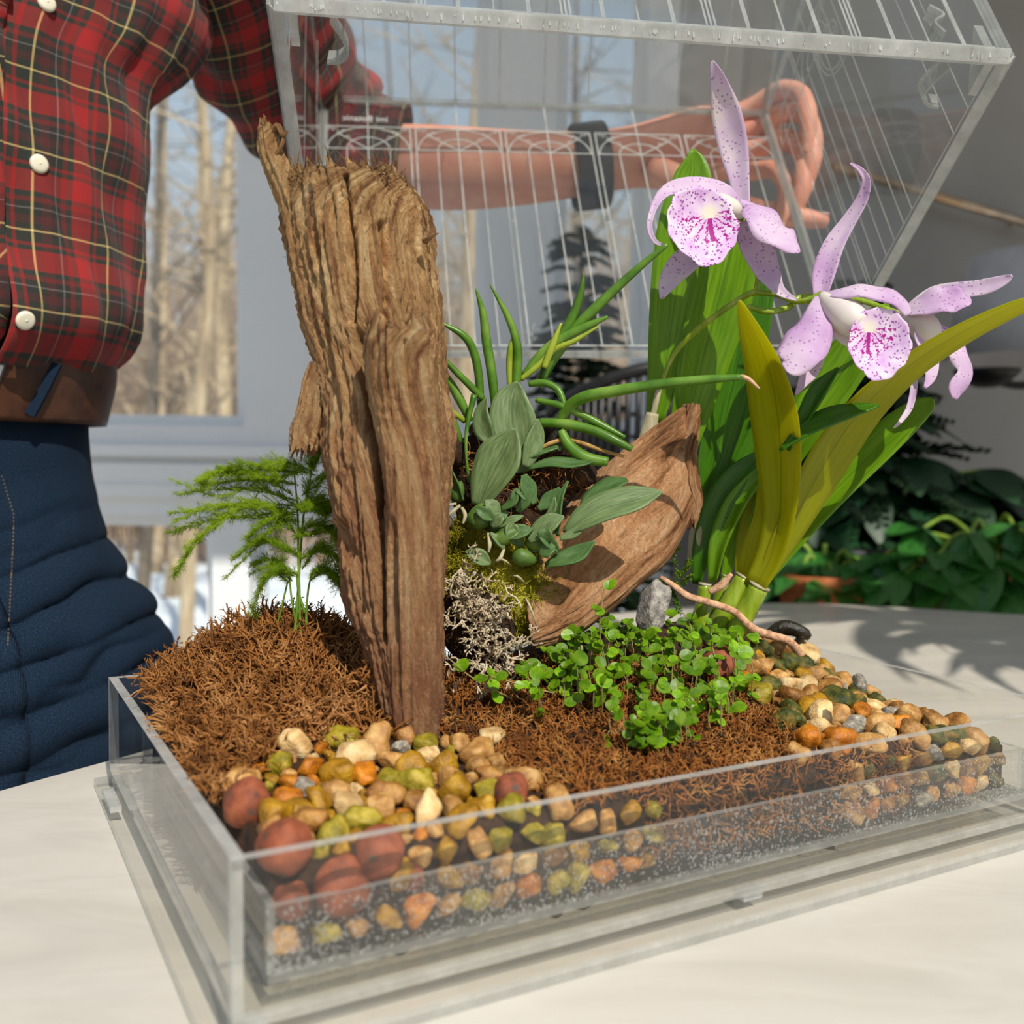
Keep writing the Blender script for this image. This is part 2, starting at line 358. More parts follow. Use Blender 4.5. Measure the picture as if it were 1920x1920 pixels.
CREEP = mat('creeper_leaf_green', [(0.35, '#5a8c0e'), (0.5, '#78a414'), (0.65, '#9abc26')], 150, rough=0.4, transl=0.42, tcol='#b8dc30', rnd=0.7)
CREEP_S = mat('creeper_stem', [(0.3, '#7a6a3c'), (0.6, '#a39462')], 80, rough=0.7)
def petal_mat(name, base, spot, sc=520, thr=0.22, transl=0.35, pink=0.5):
    m, nt = newmat(name); vec = coords(nt)
    f = noise_tex(nt, vec, 45, 3)
    r = N(nt, 'ShaderNodeValToRGB'); ramp(r, base); nt.links.new(f, r.inputs[0])
    vo = N(nt, 'ShaderNodeTexVoronoi'); vo.inputs['Scale'].default_value = sc; nt.links.new(vec, vo.inputs['Vector'])
    k = math_(nt, 'MULTIPLY', math_(nt, 'LESS_THAN', vo.outputs['Distance'], thr), math_(nt, 'GREATER_THAN', noise_tex(nt, vec, 90, 2), 0.45))
    c = mixc(nt, math_(nt, 'MULTIPLY', k, 0.62), r.outputs[0], spot)
    p = principled(nt, c, 0.55, 0.3); tl = N(nt, 'ShaderNodeBsdfTranslucent'); nt.links.new(c, tl.inputs[0])
    mx = N(nt, 'ShaderNodeMixShader'); mx.inputs[0].default_value = transl
    nt.links.new(p.outputs[0], mx.inputs[1]); nt.links.new(tl.outputs[0], mx.inputs[2]); out(nt, mx.outputs[0]); return m
PETAL = petal_mat('lilac_petal', [(0.3, '#cba2cf'), (0.5, '#dabddc'), (0.7, '#e8d6e4')], '#93479c', sc=430, thr=0.22)
SEPAL = petal_mat('pale_spotted_sepal', [(0.3, '#ceb0d0'), (0.5, '#dccada'), (0.7, '#e8ded6')], '#86468f', sc=430, thr=0.25)
def lip_mat():
    m, nt = newmat('spotted_lip'); t = N(nt, 'ShaderNodeTexCoord'); s = N(nt, 'ShaderNodeSeparateXYZ'); nt.links.new(t.outputs['UV'], s.inputs[0])
    x, y = math_(nt, 'SUBTRACT', s.outputs[0], 0.12), math_(nt, 'ADD', s.outputs[1], 0.12)
    rr = math_(nt, 'SQRT', math_(nt, 'ADD', math_(nt, 'MULTIPLY', x, x), math_(nt, 'MULTIPLY', y, y)))
    an = math_(nt, 'ARCTAN2', x, y)
    vec = t.outputs['UV']
    w = math_(nt, 'ADD', math_(nt, 'MULTIPLY', an, 17.0), math_(nt, 'MULTIPLY', noise_tex(nt, vec, 7, 3), 12.0))
    brk = math_(nt, 'GREATER_THAN', noise_tex(nt, vec, 11, 3), 0.45)
    vein = math_(nt, 'MULTIPLY', math_(nt, 'MULTIPLY', math_(nt, 'GREATER_THAN', math_(nt, 'SINE', w), 0.35), math_(nt, 'LESS_THAN', rr, 0.85)),
                 math_(nt, 'MULTIPLY', brk, math_(nt, 'GREATER_THAN', y, -0.02)))
    cen = math_(nt, 'MULTIPLY', math_(nt, 'LESS_THAN', math_(nt, 'ABSOLUTE', math_(nt, 'MULTIPLY', an, rr)), 0.06), math_(nt, 'MULTIPLY', math_(nt, 'LESS_THAN', rr, 0.75), math_(nt, 'GREATER_THAN', y, 0)))
    vo = N(nt, 'ShaderNodeTexVoronoi'); vo.inputs['Scale'].default_value = 10.5; nt.links.new(vec, vo.inputs['Vector'])
    spot = math_(nt, 'MULTIPLY', math_(nt, 'LESS_THAN', vo.outputs['Distance'], 0.30), math_(nt, 'GREATER_THAN', rr, 0.34))
    f = noise_tex(nt, vec, 2.0, 2)
    r = N(nt, 'ShaderNodeValToRGB'); ramp(r, [(0.3, '#d9a9e0'), (0.5, '#ead0ec'), (0.7, '#f4e8f2')]); nt.links.new(f, r.inputs[0])
    c = mixc(nt, math_(nt, 'MULTIPLY', spot, 0.85), r.outputs[0], '#92319c')
    c = mixc(nt, math_(nt, 'MAXIMUM', vein, cen), c, '#b0128f')
    wh = N(nt, 'ShaderNodeMapRange'); wh.inputs[1].default_value = 0.32; wh.inputs[2].default_value = 0.12; nt.links.new(rr, wh.inputs[0])
    c = mixc(nt, math_(nt, 'MULTIPLY', wh.outputs[0], math_(nt, 'LESS_THAN', y, 0.12)), c, '#f1ead8')
    p = principled(nt, c, 0.55, 0.3); tl = N(nt, 'ShaderNodeBsdfTranslucent'); nt.links.new(c, tl.inputs[0])
    mx = N(nt, 'ShaderNodeMixShader'); mx.inputs[0].default_value = 0.3
    nt.links.new(p.outputs[0], mx.inputs[1]); nt.links.new(tl.outputs[0], mx.inputs[2]); out(nt, mx.outputs[0]); return m
LIP = lip_mat()
COLUMN = mat('creamy_column', [(0.3, '#e2d5d2'), (0.6, '#f0e8da')], 60, rough=0.5, transl=0.25)
SKIN = mat('skin', [(0.3, '#d48a72'), (0.5, '#e09a80'), (0.7, '#e8ac92')], 30, rough=0.5, spec=0.35, bmp=0.25, bscale=220, bdist=0.001, sss=0.15)
BAND = mat('black_rubber_band', [(0.3, '#24262b'), (0.7, '#30333a')], 300, rough=0.6)
BELT = mat('brown_leather', [(0.3, '#2f1a10'), (0.6, '#4d2d1b')], 60, rough=0.5, bmp=0.3, bdist=0.001)
BUCKLE = mat('brushed_metal', [(0.3, '#a9a7a2'), (0.7, '#c9c7c2')], 60, rough=0.3, spec=0.8)
BUTTON = mat('ivory_button', [(0.3, '#cfc8ae'), (0.7, '#e6e0ca')], 80, rough=0.3, spec=0.6)
def denim():
    m, nt = newmat('blue_denim'); vec = coords(nt, 'UV', (1, 1, 1))
    f = noise_tex(nt, vec, 14, 3, 0.8); b = noise_tex(nt, vec, 0.25, 3)
    wv = N(nt, 'ShaderNodeTexWave'); wv.inputs['Scale'].default_value = 7; wv.bands_direction = 'DIAGONAL'; nt.links.new(vec, wv.inputs['Vector'])
    r = N(nt, 'ShaderNodeValToRGB'); ramp(r, [(0.30, '#070e18'), (0.5, '#112133'), (0.72, '#345270')]); nt.links.new(f, r.inputs[0])
    c = mixc(nt, math_(nt, 'MULTIPLY', b, 0.5), r.outputs[0], '#0d1928')
    out(nt, principled(nt, c, 0.85, 0.15, bump(nt, math_(nt, 'ADD', wv.outputs['Fac'], f), 0.5, 0.0008)).outputs[0]); return m
DENIM = denim()
def plaid():
    m, nt = newmat('red_plaid_flannel'); t = N(nt, 'ShaderNodeTexCoord'); s = N(nt, 'ShaderNodeSeparateXYZ'); nt.links.new(t.outputs['UV'], s.inputs[0])
    sett = [(0.0, '#9c0c12'), (0.26, '#18271f'), (0.32, '#86090f'), (0.36, '#14201b'), (0.50, '#d4bd7c'), (0.522, '#131e19'), (0.60, '#451012'),
            (0.70, '#0f1413'), (0.78, '#6a6866'), (0.80, '#121917'), (0.87, '#6a0d10'), (0.93, '#182620')]
    cols = []
    for ax in (0, 1):
        fr = math_(nt, 'FRACT', math_(nt, 'MULTIPLY', math_(nt, 'ADD', s.outputs[ax], 100.0), 1/5.2))
        r = N(nt, 'ShaderNodeValToRGB'); ramp(r, sett, 'CONSTANT'); nt.links.new(fr, r.inputs[0]); cols.append(r.outputs[0])
    tw = math_(nt, 'FRACT', math_(nt, 'MULTIPLY', math_(nt, 'ADD', s.outputs[0], s.outputs[1]), 11.0))
    c = mixc(nt, math_(nt, 'MULTIPLY_ADD', math_(nt, 'GREATER_THAN', tw, 0.5), 0.3, 0.35), cols[0], cols[1])
    f = noise_tex(nt, coords(nt, 'UV', (1, 1, 1)), 16, 3, 0.7)
    c = mixc(nt, math_(nt, 'MULTIPLY', f, 0.12), c, '#a89a92')
    out(nt, principled(nt, c, 0.9, 0.15, bump(nt, f, 0.4, 0.0008), sheen=0.08).outputs[0]); return m
PLAID = plaid()
PEB = {k: mat('pebble_'+k.replace(' ', '_'), st, sc, rough=rg, bmp=0.6, bscale=420, bdist=0.0015, rnd=0.35, detail=5) for k, st, sc, rg in [
    ('tan', [(0.3, '#7a5228'), (0.5, '#aa7c40'), (0.7, '#cca468')], 110, 0.5),
    ('ochre', [(0.3, '#6a4806'), (0.5, '#9c7010'), (0.7, '#c0962c')], 90, 0.4),
    ('cream', [(0.3, '#9c7444'), (0.5, '#cda970'), (0.7, '#e6cf9c')], 110, 0.7),
    ('yellow green', [(0.3, '#5c5408'), (0.5, '#8c7c18'), (0.7, '#c0a848')], 90, 0.5),
    ('amber', [(0.3, '#7c4308'), (0.5, '#b56a10'), (0.7, '#cf8c2a')], 100, 0.4),
    ('grey', [(0.3, '#5c574e'), (0.5, '#8e8678'), (0.7, '#c2b8a2')], 200, 0.6),
    ('dark mossy', [(0.35, '#23300a'), (0.5, '#4a4c12'), (0.7, '#8b6c2c')], 130, 0.6),
    ('brown', [(0.3, '#5f3a12'), (0.5, '#8f602a'), (0.7, '#b58846')], 110, 0.45)]}
CLAY = mat('red_clay', [(0.33, '#4a4038'), (0.37, '#6f3a24'), (0.55, '#8d4a2e'), (0.8, '#a5603f')], 140, rough=0.7, bmp=0.3, bscale=500, bdist=0.001)
STONE = mat('speckled_grey_stone', [(0.3, '#5f5a55'), (0.5, '#98928a'), (0.7, '#bcb5aa')], 260, rough=0.85, bmp=0.6, bdist=0.002)
DARKWOOD = mat('wet_black_chip', [(0.3, '#14110d'), (0.6, '#2e2a1c'), (0.8, '#4a4a22')], 120, rough=0.25, bmp=0.6, bdist=0.002)
DARKLEAF = mat('dark_foliage', [(0.3, '#0f2410'), (0.6, '#1d3a1a')], 30, rough=0.5, transl=0.1)
MIDLEAF = leaf_mat('glossy_houseplant_leaf', [(0.3, '#1c4a1a'), (0.5, '#2f6a28'), (0.7, '#3f7c34')], '#6aa030', transl=0.15, vein='#2a5a24', rough=0.3)
TERRA = mat('terracotta', [(0.3, '#8a4a22'), (0.7, '#b0683a')], 20, rough=0.8)
REDPOT = mat('red_glaze', [(0.3, '#9a2a18'), (0.7, '#c0452a')], 20, rough=0.3)
BLACKM = mat('black_metal', [(0.3, '#101012'), (0.7, '#1c1c20')], 40, rough=0.4)
BRONZE = mat('bronze_rail', [(0.3, '#7a6248'), (0.5, '#b09474'), (0.7, '#d4c4ae')], 8, rough=0.28, spec=0.8)
for mm_ in (BRONZE, BUCKLE):
    for n_ in mm_.node_tree.nodes:
        if n_.type == 'BSDF_PRINCIPLED': n_.inputs['Metallic'].default_value = 0.9
SHADE_M = mat('white_lamp_shade', [(0.3, '#c4c6cc'), (0.7, '#d4d6da')], 20, rough=0.8, transl=0.3)
BENCH_M = mat('brown_bench_wood', [(0.3, '#4a321c'), (0.7, '#6b4a2a')], 10, (1, 8, 1), rough=0.6)
# ================================================================ SETTING
WY = 190.0                                     # window wall, cm from the camera
def wx(u): return bp(u, 860, WY).x
def wz(v): return bp(960, v, WY).z
FLZ = -75.0
m = MB(); m.box((40, 60, FLZ-2), (300, 260, 2)); tag(m.build('floor', FLOOR_M, smooth=False), kind='structure')
ZR1, ZR0, ZTOP, ZBOT = wz(842), wz(940), 150.0, -62.0
XE = wx(1258)
up_open = [(wx(-330), wx(492)), (wx(575), wx(942)), (wx(1000), wx(1238))]
lo_open = [(wx(-330), wx(432)), (wx(432)+.01, wx(942)), (wx(1000), wx(1238))]
m = MB()
def strip(openings, z0, z1):
    xs = [-260]+[x for o in openings for x in o]+[XE]
    for a, b in zip(xs[::2], xs[1::2]):
        if b-a > .1: m.box(((a+b)/2, WY+6, (z0+z1)/2), ((b-a)/2, 6, (z1-z0)/2))
strip(up_open, ZR1, ZTOP); strip(lo_open, ZBOT, ZR0)
for z0, z1 in ((ZR0, ZR1), (FLZ, ZBOT), (ZTOP, 166)): m.box(((-260+XE)/2, WY+6, (z0+z1)/2), ((XE+260)/2, 6, (z1-z0)/2))
tag(m.build('wall_back', WHITE_PAINT, smooth=False), kind='structure')
def window(n, x0, x1, z0, z1):
    fr = MB(); y = WY+3.5
    for (w, d, yy, o) in ((3.6, 3.6, y-1.6, 0), (2.2, 1.8, y+1.4, 3.6)):
        a0, a1, b0, b1 = x0+o, x1-o, z0+o, z1-o
        fr.box(((a0+a1)/2, yy, b0+w/2), ((a1-a0)/2, d/2, w/2)); fr.box(((a0+a1)/2, yy, b1-w/2), ((a1-a0)/2, d/2, w/2))
        fr.box((a0+w/2, yy, (b0+b1)/2), (w/2, d/2, (b1-b0)/2-w)); fr.box((a1-w/2, yy, (b0+b1)/2), (w/2, d/2, (b1-b0)/2-w))
    f = tag(fr.build('window_%d' % n, WHITE_PAINT, smooth=False), kind='structure')
    g = MB(); g.box(((x0+x1)/2, y+1.4, (z0+z1)/2), ((x1-x0)/2-5.7, 0.2, (z1-z0)/2-5.7)); g.build('pane', GLASS, f, smooth=False)
for k, (a, b) in enumerate(up_open): window(k+1, a, b, ZR1, ZTOP)
for k, (a, b) in enumerate(lo_open): window(k+4, a, b, ZBOT, ZR0)
# sill board and stepped trim of the rail below the upper windows
m = MB(); xe = XE
m.box(((-260+xe)/2, WY-1.2, ZR1-1.2), ((260+xe)/2, 1.4, 1.0)); tag(m.build('trim_1', WHITE_PAINT, smooth=False), kind='structure')
m = MB(); m.box(((-260+xe)/2, WY-0.7, (ZR0+ZR1)/2-1), ((260+xe)/2, 0.7, 2.4)); tag(m.build('trim_2', WHITE_PAINT, smooth=False), kind='structure')
m = MB(); m.box(((-260+xe)/2, WY-0.9, ZR0+1.2), ((260+xe)/2, 0.9, 1.2)); tag(m.build('trim_3', WHITE_PAINT, smooth=False), kind='structure')
# grey wall on the right, running away from the window wall
m = MB(); m.prism([(xe, WY, FLZ), (330, WY+95, FLZ), (330, WY+95, 166), (xe, WY, 166)], (-0.33, 0.94, 0), 12, 0, 0)
tag(m.build('wall_right', GREY_WALL, smooth=False), kind='structure')
m = MB(); m.prism([(xe, WY-1.3, FLZ), (330, WY+93.7, FLZ), (330, WY+93.7, FLZ+9), (xe, WY-1.3, FLZ+9)], (-0.33, 0.94, 0), 1.2, 0, 0)
tag(m.build('baseboard_right', WHITE_PAINT, smooth=False), kind='structure')
m = MB(); m.box((-110, 186, 169), (150, 138, 3)); m.box((185, 172, 169), (145, 152, 3)); tag(m.build('ceiling', CEIL_M, smooth=False), kind='structure')  # unseen ceiling; stepped front edge shaped to shade window wall and plants
# outdoors: snow, brush and bare trees
m = MB(); n = 30
vs, fs = [], []
for j in range(n):
    for i in range(n):
        x = -2500+5000*i/(n-1); y = 215+5800*j/(n-1)
        vs.append((x, y, -112+14*nz((x/300, y/300, 0))+max(0, y-1300)*0.11))
for j in range(n-1):
    for i in range(n-1): fs.append((j*n+i, j*n+i+1, (j+1)*n+i+1, (j+1)*n+i))
m.add(vs, fs); tag(m.build('ground', SNOW), kind='structure')
rb = random.Random(3)
m = MB()
for k in range(2600):
    y = rb.uniform(1150, 2300); x = rb.uniform(-0.62, 0.2)*y; h = rb.uniform(150, 560)*(0.6+0.4*y/1800)
    z = -118+max(0, y-1300)*0.11; dx, dy = rb.gauss(0, 0.22)*h, rb.gauss(0, .15)*h
    m.tube([(x, y, z), (x+dx*0.4, y+dy*.4, z+h*0.5), (x+dx, y+dy, z+h)], [2.2, 1.5, 0.4], 3, cap=False)
    for q in range(3):
        t = rb.uniform(0.3, 0.9); bx, bz = x+dx*t, z+h*t
        m.tube([(bx, y, bz), (bx+rb.gauss(0, 40), y+rb.gauss(0, 30), bz+rb.uniform(20, 90))], [1.1, 0.3], 3, cap=False)
tag(m.build('brush_thicket', TWIG), 'brown leafless brush thicket at the edge of the snow outside the windows', 'brush', kind='stuff')
def bare_tree(x, y, h, r, lean, label, group=None, mt=BARK_T, seed=0):
    q = random.Random(seed); z = -125+max(0, y-1300)*0.11
    t = thing('bare_tree', label, 'tree', (x, y, z), group)
    pts = [(x+lean*h*s+q.gauss(0, 6)*s, y, z+h*s) for s in (0, .25, .5, .75, 1)]
    mb = MB(); mb.tube(pts, [r, r*.85, r*.65, r*.4, r*.1], 8, seg=14); mb.build('trunk', mt, t)
    mb = MB()
    for k in range(16):
        s = q.uniform(.2, .95); b = V((x+lean*h*s, y, z+h*s)); d = V((q.gauss(0, 1), q.gauss(0, .6), q.uniform(.4, 1.3))).normalized()*h*q.uniform(.12, .3)*(1.2-s*.5)
        e = b+d; mb.tube([b, b+d*.5+V((0, 0, -4)), e], [r*.3*(1.1-s), r*.2*(1.1-s), .5], 4, cap=False)
        for w in range(5):
            p = b+d*q.uniform(.3, 1); mb.tube([p, p+V((q.gauss(0, 1), q.gauss(0, 1), q.uniform(0, 1)))*h*.06], [1.2, .3], 3, cap=False)
    mb.build('branches', mt, t)
for i, (u, v0, D, h, r, lean, lab, mt) in enumerate([
        (318, 800, 900, 640, 9, .13, 'pale tan bare tree leaning toward the window frame', BARK_T),
        (262, 800, 820, 600, 6, .05, 'slim dark bare trunk beside the plaid shirt', BARK_D),
        (292, 800, 1050, 640, 8, .02, 'straight tan trunk between the leaning tree and the slim dark one', BARK_T),
        (415, 800, 760, 560, 7, .01, 'tan trunk close against the white window frame', BARK_T),
        (868, 600, 800, 620, 9, .02, 'pale tan trunk seen through the clear lid right of the log', BARK_T),
        (345, 1100, 620, 520, 5, .06, 'thin tan trunk rising from the snow below the window rail', BARK_T),
        (1120, 600, 900, 620, 8, -.05, 'bare trunk behind the watch strap, outside the far window', BARK_D)]):
    bare_tree(bp(u, v0, D).x, D, h, r, lean, lab, None, mt, i)
WOODS = []
for i in range(16):
    for _ in range(60):
        y = rb.uniform(1400, 3000); x = rb.uniform(-.55, .18)*y
        if all(math.hypot(x-a, y-b) > 330 for a, b in WOODS): break
    WOODS.append((x, y))
    bare_tree(x, y, rb.uniform(700, 1000), rb.uniform(8, 14), rb.gauss(0, .04), 'one of the many blurred bare trees deep in the snowy woods', 'bare trees deep in the woods', BARK_T if i % 2 else BARK_D, 50+i)

# ================================================================ TABLE
tb = [(-62, -60), (-62, -10), (-46, 24), (-27.3, 53.4), (-20.6, 64), (-6, 91), (10, 116), (34, 128.5), (62, 121.5), (105, 102), (135, 55), (132, -10), (90, -60), (10, -78)]
oc = cr(tb+tb[:3], 97)
# closed outline, resampled through the same points
ol = [tuple(p) for p in cr([tb[-1]]+tb+[tb[0], tb[1]], 16*8+1)[8:8+8*14]]
table = thing('table', 'large white rounded table with faint grey marbling under the clear tray', 'table', (30, 35, FLZ))
m = MB(); m.prism([(x, y, 0) for x, y in ol], (0, 0, -1), 2.6, 0, 0); tt = m.build('tabletop', TABLE_M, table, smooth=False)
m = MB(); m.tube([(35, 35, -2.6), (35, 35, -20), (35, 35, -60), (35, 35, -71)], [9, 6, 6, 9], 24, seg=20); m.build('pedestal', TABLE_LEG, table)
m = MB(); m.tube([(35, 35, -71), (35, 35, -73.5), (35, 35, -75)], [12, 34, 36], 40); m.build('base', TABLE_LEG, table)

# ================================================================ TRAY
FL = V((-8.22, 29.1, 0)); TA = V((.8740, .4860, 0)); TB = V((-.4860, .8740, 0)); UP = V((0, 0, 1))
TW, TD, RIM = 42.0, 27.9, 6.2
def T(a, b, z): return FL+TA*a+TB*b+UP*z
def ab(p): d = V(p)-FL; return d.dot(TA), d.dot(TB)
tray = thing('terrarium_tray', 'clear acrylic terrarium tray filled with moss and gravel on white table', 'tray', T(TW/2, TD/2, 0))
def wallbox(name, a0, a1, b0, b1, z0, z1, mt, parent=tray):
    m = MB(); c = T((a0+a1)/2, (b0+b1)/2, (z0+z1)/2); m.box(c, ((a1-a0)/2, (b1-b0)/2, (z1-z0)/2), 0, (TA, TB, UP))
    # box() face order: -z +z -b +b -a +a ; narrow faces take the edge material
    da, db, dz = a1-a0, b1-b0, z1-z0; th = min(da, db, dz)
    areas = [da*db, da*db, da*dz, da*dz, db*dz, db*dz]; big = max(areas)
    m.m = [0 if ar == big else 1 for ar in areas]
    return m.build(name, [mt, EDGE if mt is not ACR_FROST and 'plate' not in name and 'inner' not in name and 'floor' not in name else EDGE2], parent, smooth=False)
TH = 0.45
wallbox('front_wall', 0, TW, 0, TH, 1.2, RIM, ACR); wallbox('back_wall', 0, TW, TD-TH, TD, 1.2, RIM, ACR)
wallbox('left_wall', 0, TH, TH, TD-TH, 1.2, RIM, ACR); wallbox('right_wall', TW-TH, TW, TH, TD-TH, 1.2, RIM, ACR)
wallbox('floor_panel', 0, TW, 0, TD, .95, 1.2, ACR)
wallbox('base_plate', -.7, TW+.7, -.7, TD+.7, .0, .55, ACR)
I0 = 1.5; IT = .32; ZI0, ZI1 = 1.6, 3.85
ifw = wallbox('inner_front_wall', I0, TW-I0, I0, I0+IT, ZI0, ZI1, ACR_FROST); wallbox('inner_back_wall', I0, TW-I0, TD-I0-IT, TD-I0, ZI0, ZI1, ACR)
wallbox('inner_left_wall', I0, I0+IT, I0+IT, TD-I0-IT, ZI0, ZI1, ACR); wallbox('inner_right_wall', TW-I0-IT, TW-I0, I0+IT, TD-I0-IT, ZI0, ZI1, ACR)
wallbox('inner_floor', I0, TW-I0, I0, TD-I0, ZI0-.3, ZI0, ACR)
for a in (.6, TW/2, TW-.6):
    for b in (.6, TD-.6):
        wallbox('foot', a-.5, a+.5, b-.3, b+.3, .55, .95, EDGE2)
for b in (24.0,):
    wallbox('side_clip', -.65, -.1, b-1.6, b+1.6, .56, .85, EDGE)

# condensed drops on the outer face of the inner front wall, thick near the corner and low down
rd = random.Random(11); m = MB(); DV = []; DF = []
for k in range(5200):
    a = I0+rd.random()**1.15*(TW-2*I0); z = ZI0+(ZI1-ZI0)*rd.random()**1.5
    dens = .35+.65*max(0, min(1, .5+1.4*nz((a*.22, z*.5, 4))))
    if rd.random() > dens: continue
    r = rd.uniform(.018, .055)*(1.5 if rd.random() < .12 else 1); c = T(a, I0, z); vs = [c-TB*r*.6]
    for ring, (q, h) in enumerate(((.65, .42), (1, 0))):
        for j in range(6):
            t = 6.283*j/6; vs.append(c-TB*r*h+TA*r*q*math.cos(t)+UP*r*q*1.15*math.sin(t))
    m.add(vs, [(0, 1+(j+1) % 6, 1+j) for j in range(6)]+[(1+j, 1+(j+1) % 6, 7+(j+1) % 6, 7+j) for j in range(6)])
DROP = acrylic('water_drop', haze=.32, rough=.07)
tag(m.build('condensation', DROP, ifw), kind='stuff')

# ================================================================ GROUND IN THE TRAY
def g2(a, b, ca, cb, sa, sb): return math.exp(-((a-ca)/sa)**2-((b-cb)/sb)**2)
def zt(a, b):
    z = 4.9+4.6*g2(a, b, 7.5, 21, 6.5, 6.3)+3.7*g2(a, b, 23, 15.5, 8.5, 6.3)+3.0*g2(a, b, 34, 17, 6.5, 6)+1.0*g2(a, b, 8, 13, 7, 3)+0.8*g2(a, b, 22, 6, 10, 5)
    z -= 0.9*max(0, min(1, (a-33)/8))*1.2
    z -= 0.5*max(0, 1-b/5)
    return z+0.25*nz((a*.5, b*.5, 3))
GA0, GA1, GB0, GB1 = 1.95, TW-1.95, 2.6, TD-1.95
m = MB(); na, nb = 110, 74; vs, fs = [], []
for j in range(nb):
    for i in range(na):
        a = GA0+(GA1-GA0)*i/(na-1); b = GB0+(GB1-GB0)*j/(nb-1)
        vs.append(T(a, b, zt(a, b)+.12*nz((a*3, b*3, 0))))
for j in range(nb-1):
    for i in range(na-1): fs.append((j*na+i, j*na+i+1, (j+1)*na+i+1, (j+1)*na+i))
rim_i = list(range(na))+[j*na+na-1 for j in range(1, nb)]+[(nb-1)*na+i for i in range(na-2, -1, -1)]+[j*na for j in range(nb-2, 0, -1)]
b0 = len(vs)
for k in rim_i:
    p = vs[k]; vs.append(V((p.x, p.y, 1.62)))
L = len(rim_i)
for k in range(L):
    k2 = (k+1) % L; fs.append((rim_i[k2], rim_i[k], b0+k, b0+k2))
fs.append(tuple(b0+k for k in range(L))[::-1])
m.add(vs, fs)
soil = tag(m.build('potting_soil', SOIL), 'dark peaty soil bed heaped inside the clear tray', 'soil', kind='stuff')
SB = bvh_of(soil)
def ground(u, v): return hit(SB, u, v)[0]
def base(u, v, D):
    return ground(u, v) or bp(u, v, D)
# ================================================================ WOOD
def seg_d(p, a, b):
    ax, ay = a; bx, by = b; dx, dy = bx-ax, by-ay
    t = max(0, min(1, ((p[0]-ax)*dx+(p[1]-ay)*dy)/(dx*dx+dy*dy)))
    return math.hypot(p[0]-ax-dx*t, p[1]-ay-dy*t)
def loft_wood(mb, rows, thick, nring, nlen, amp, cracks=(), jag=0.6, seed=0, mi=0, jagb=0.0, flat=2.0, wd=5):
    """rows: (v, left u, right u, depth); thick: half depth in cm (one or list)"""
    R = cr([(v, l-wd, r+wd, D) for v, l, r, D in rows], nlen)
    th = np.interp(np.linspace(0, 1, nlen), np.linspace(0, 1, len(thick)), thick) if hasattr(thick, '__len__') else [thick]*nlen
    vs, uvs, fs = [], [], []; Ln = 0; prev = None
    for i, (v, l, r, D) in enumerate(R):
        A, B = bp(l, v, D), bp(r, v, D); c = (A+B)/2; h = (B-A)/2
        if prev is not None: Ln += (c-prev).length
        prev = c; circ = 3.14*(h.length+th[i])
        for k in range(nring):
            a = 2*math.pi*k/nring; ca, sa = math.cos(a), math.sin(a)
            e = 2/flat; q = lambda x: math.copysign(abs(x)**e, x)
            d = h*q(ca)+V((0, 1, 0))*th[i]*q(sa)
            p = c+d; dn = d.normalized(); Lp = Ln
            # long fibres: noise stretched along the grain, plus ridges
            n1 = fbm((ca*3+seed, sa*3, Lp*.07), 3); n2 = fbm((ca*14, sa*14+seed, Lp*.16), 4); n3 = fbm((p.x*6, p.y*6, p.z*2.2+seed), 3)
            rg = abs(nz((ca*7+seed*2, sa*7, Lp*.12)))
            off = amp*(0.7*n1+0.55*n2+0.35*n3-0.8*max(0, .13-rg)*5)
            if cracks and sa < 0.3:
                uv_ = proj(p)
                for cl, w, dep in cracks:
                    dd = min(seg_d(uv_, cl[j], cl[j+1]) for j in range(len(cl)-1))
                    off -= dep*math.exp(-(dd/w)**2)
            p = p+dn*off
            vs.append(p); uvs.append((k/nring*circ, Lp))
    # torn ends
    for k in range(nring):
        ca, sa = math.cos(2*math.pi*k/nring), math.sin(2*math.pi*k/nring)
        for end, jg in ((nlen-1, jag), (0, jagb)):
            if not jg: continue
            for back in range(4):
                i = end-back if end else back
                w = (1-back/4)
                vs[i*nring+k] = vs[i*nring+k]+(V(vs[i*nring+k])-V(vs[(i-6 if end else i+6)*nring+k])).normalized()*jg*w*(fbm((ca*4+seed, sa*4, 1), 2)+.8*nz((ca*16, sa*16, seed+.5)))
    for i in range(nlen-1):
        for k in range(nring):
            k2 = (k+1) % nring; fs.append((i*nring+k, i*nring+k2, (i+1)*nring+k2, (i+1)*nring+k))
    # rough end caps, sunk in the middle
    for end, s in ((0, 1), (nlen-1, -1)):
        rgs = [end*nring+k for k in range(nring)]; cc = sum((vs[x] for x in rgs), V((0, 0, 0)))/nring
        o = end-8 if end else 8
        co = sum((vs[o*nring+k] for k in range(nring)), V((0, 0, 0)))/nring
        inn = (co-cc).normalized(); last = rgs
        for rr in (.66, .33):
            new = []
            for x in rgs:
                p = vs[x]; q2 = cc+(p-cc)*rr+inn*(.35+.5*nz((p.x*4, p.y*4, p.z*2+rr))); vs.append(q2); uvs.append((uvs[x][0]*rr, uvs[x][1]+1)); new.append(len(vs)-1)
            for k in range(nring):
                k2 = (k+1) % nring; f = (last[k], last[k2], new[k2], new[k]); fs.append(f if s < 0 else f[::-1])
            last = new
        vs.append(cc+inn*.5); uvs.append(uvs[end*nring])
        for k in range(nring):
            k2 = (k+1) % nring; f = (last[k], last[k2], len(vs)-1); fs.append(f if s < 0 else f[::-1])
    mb.add(vs, fs, mi, uvs)
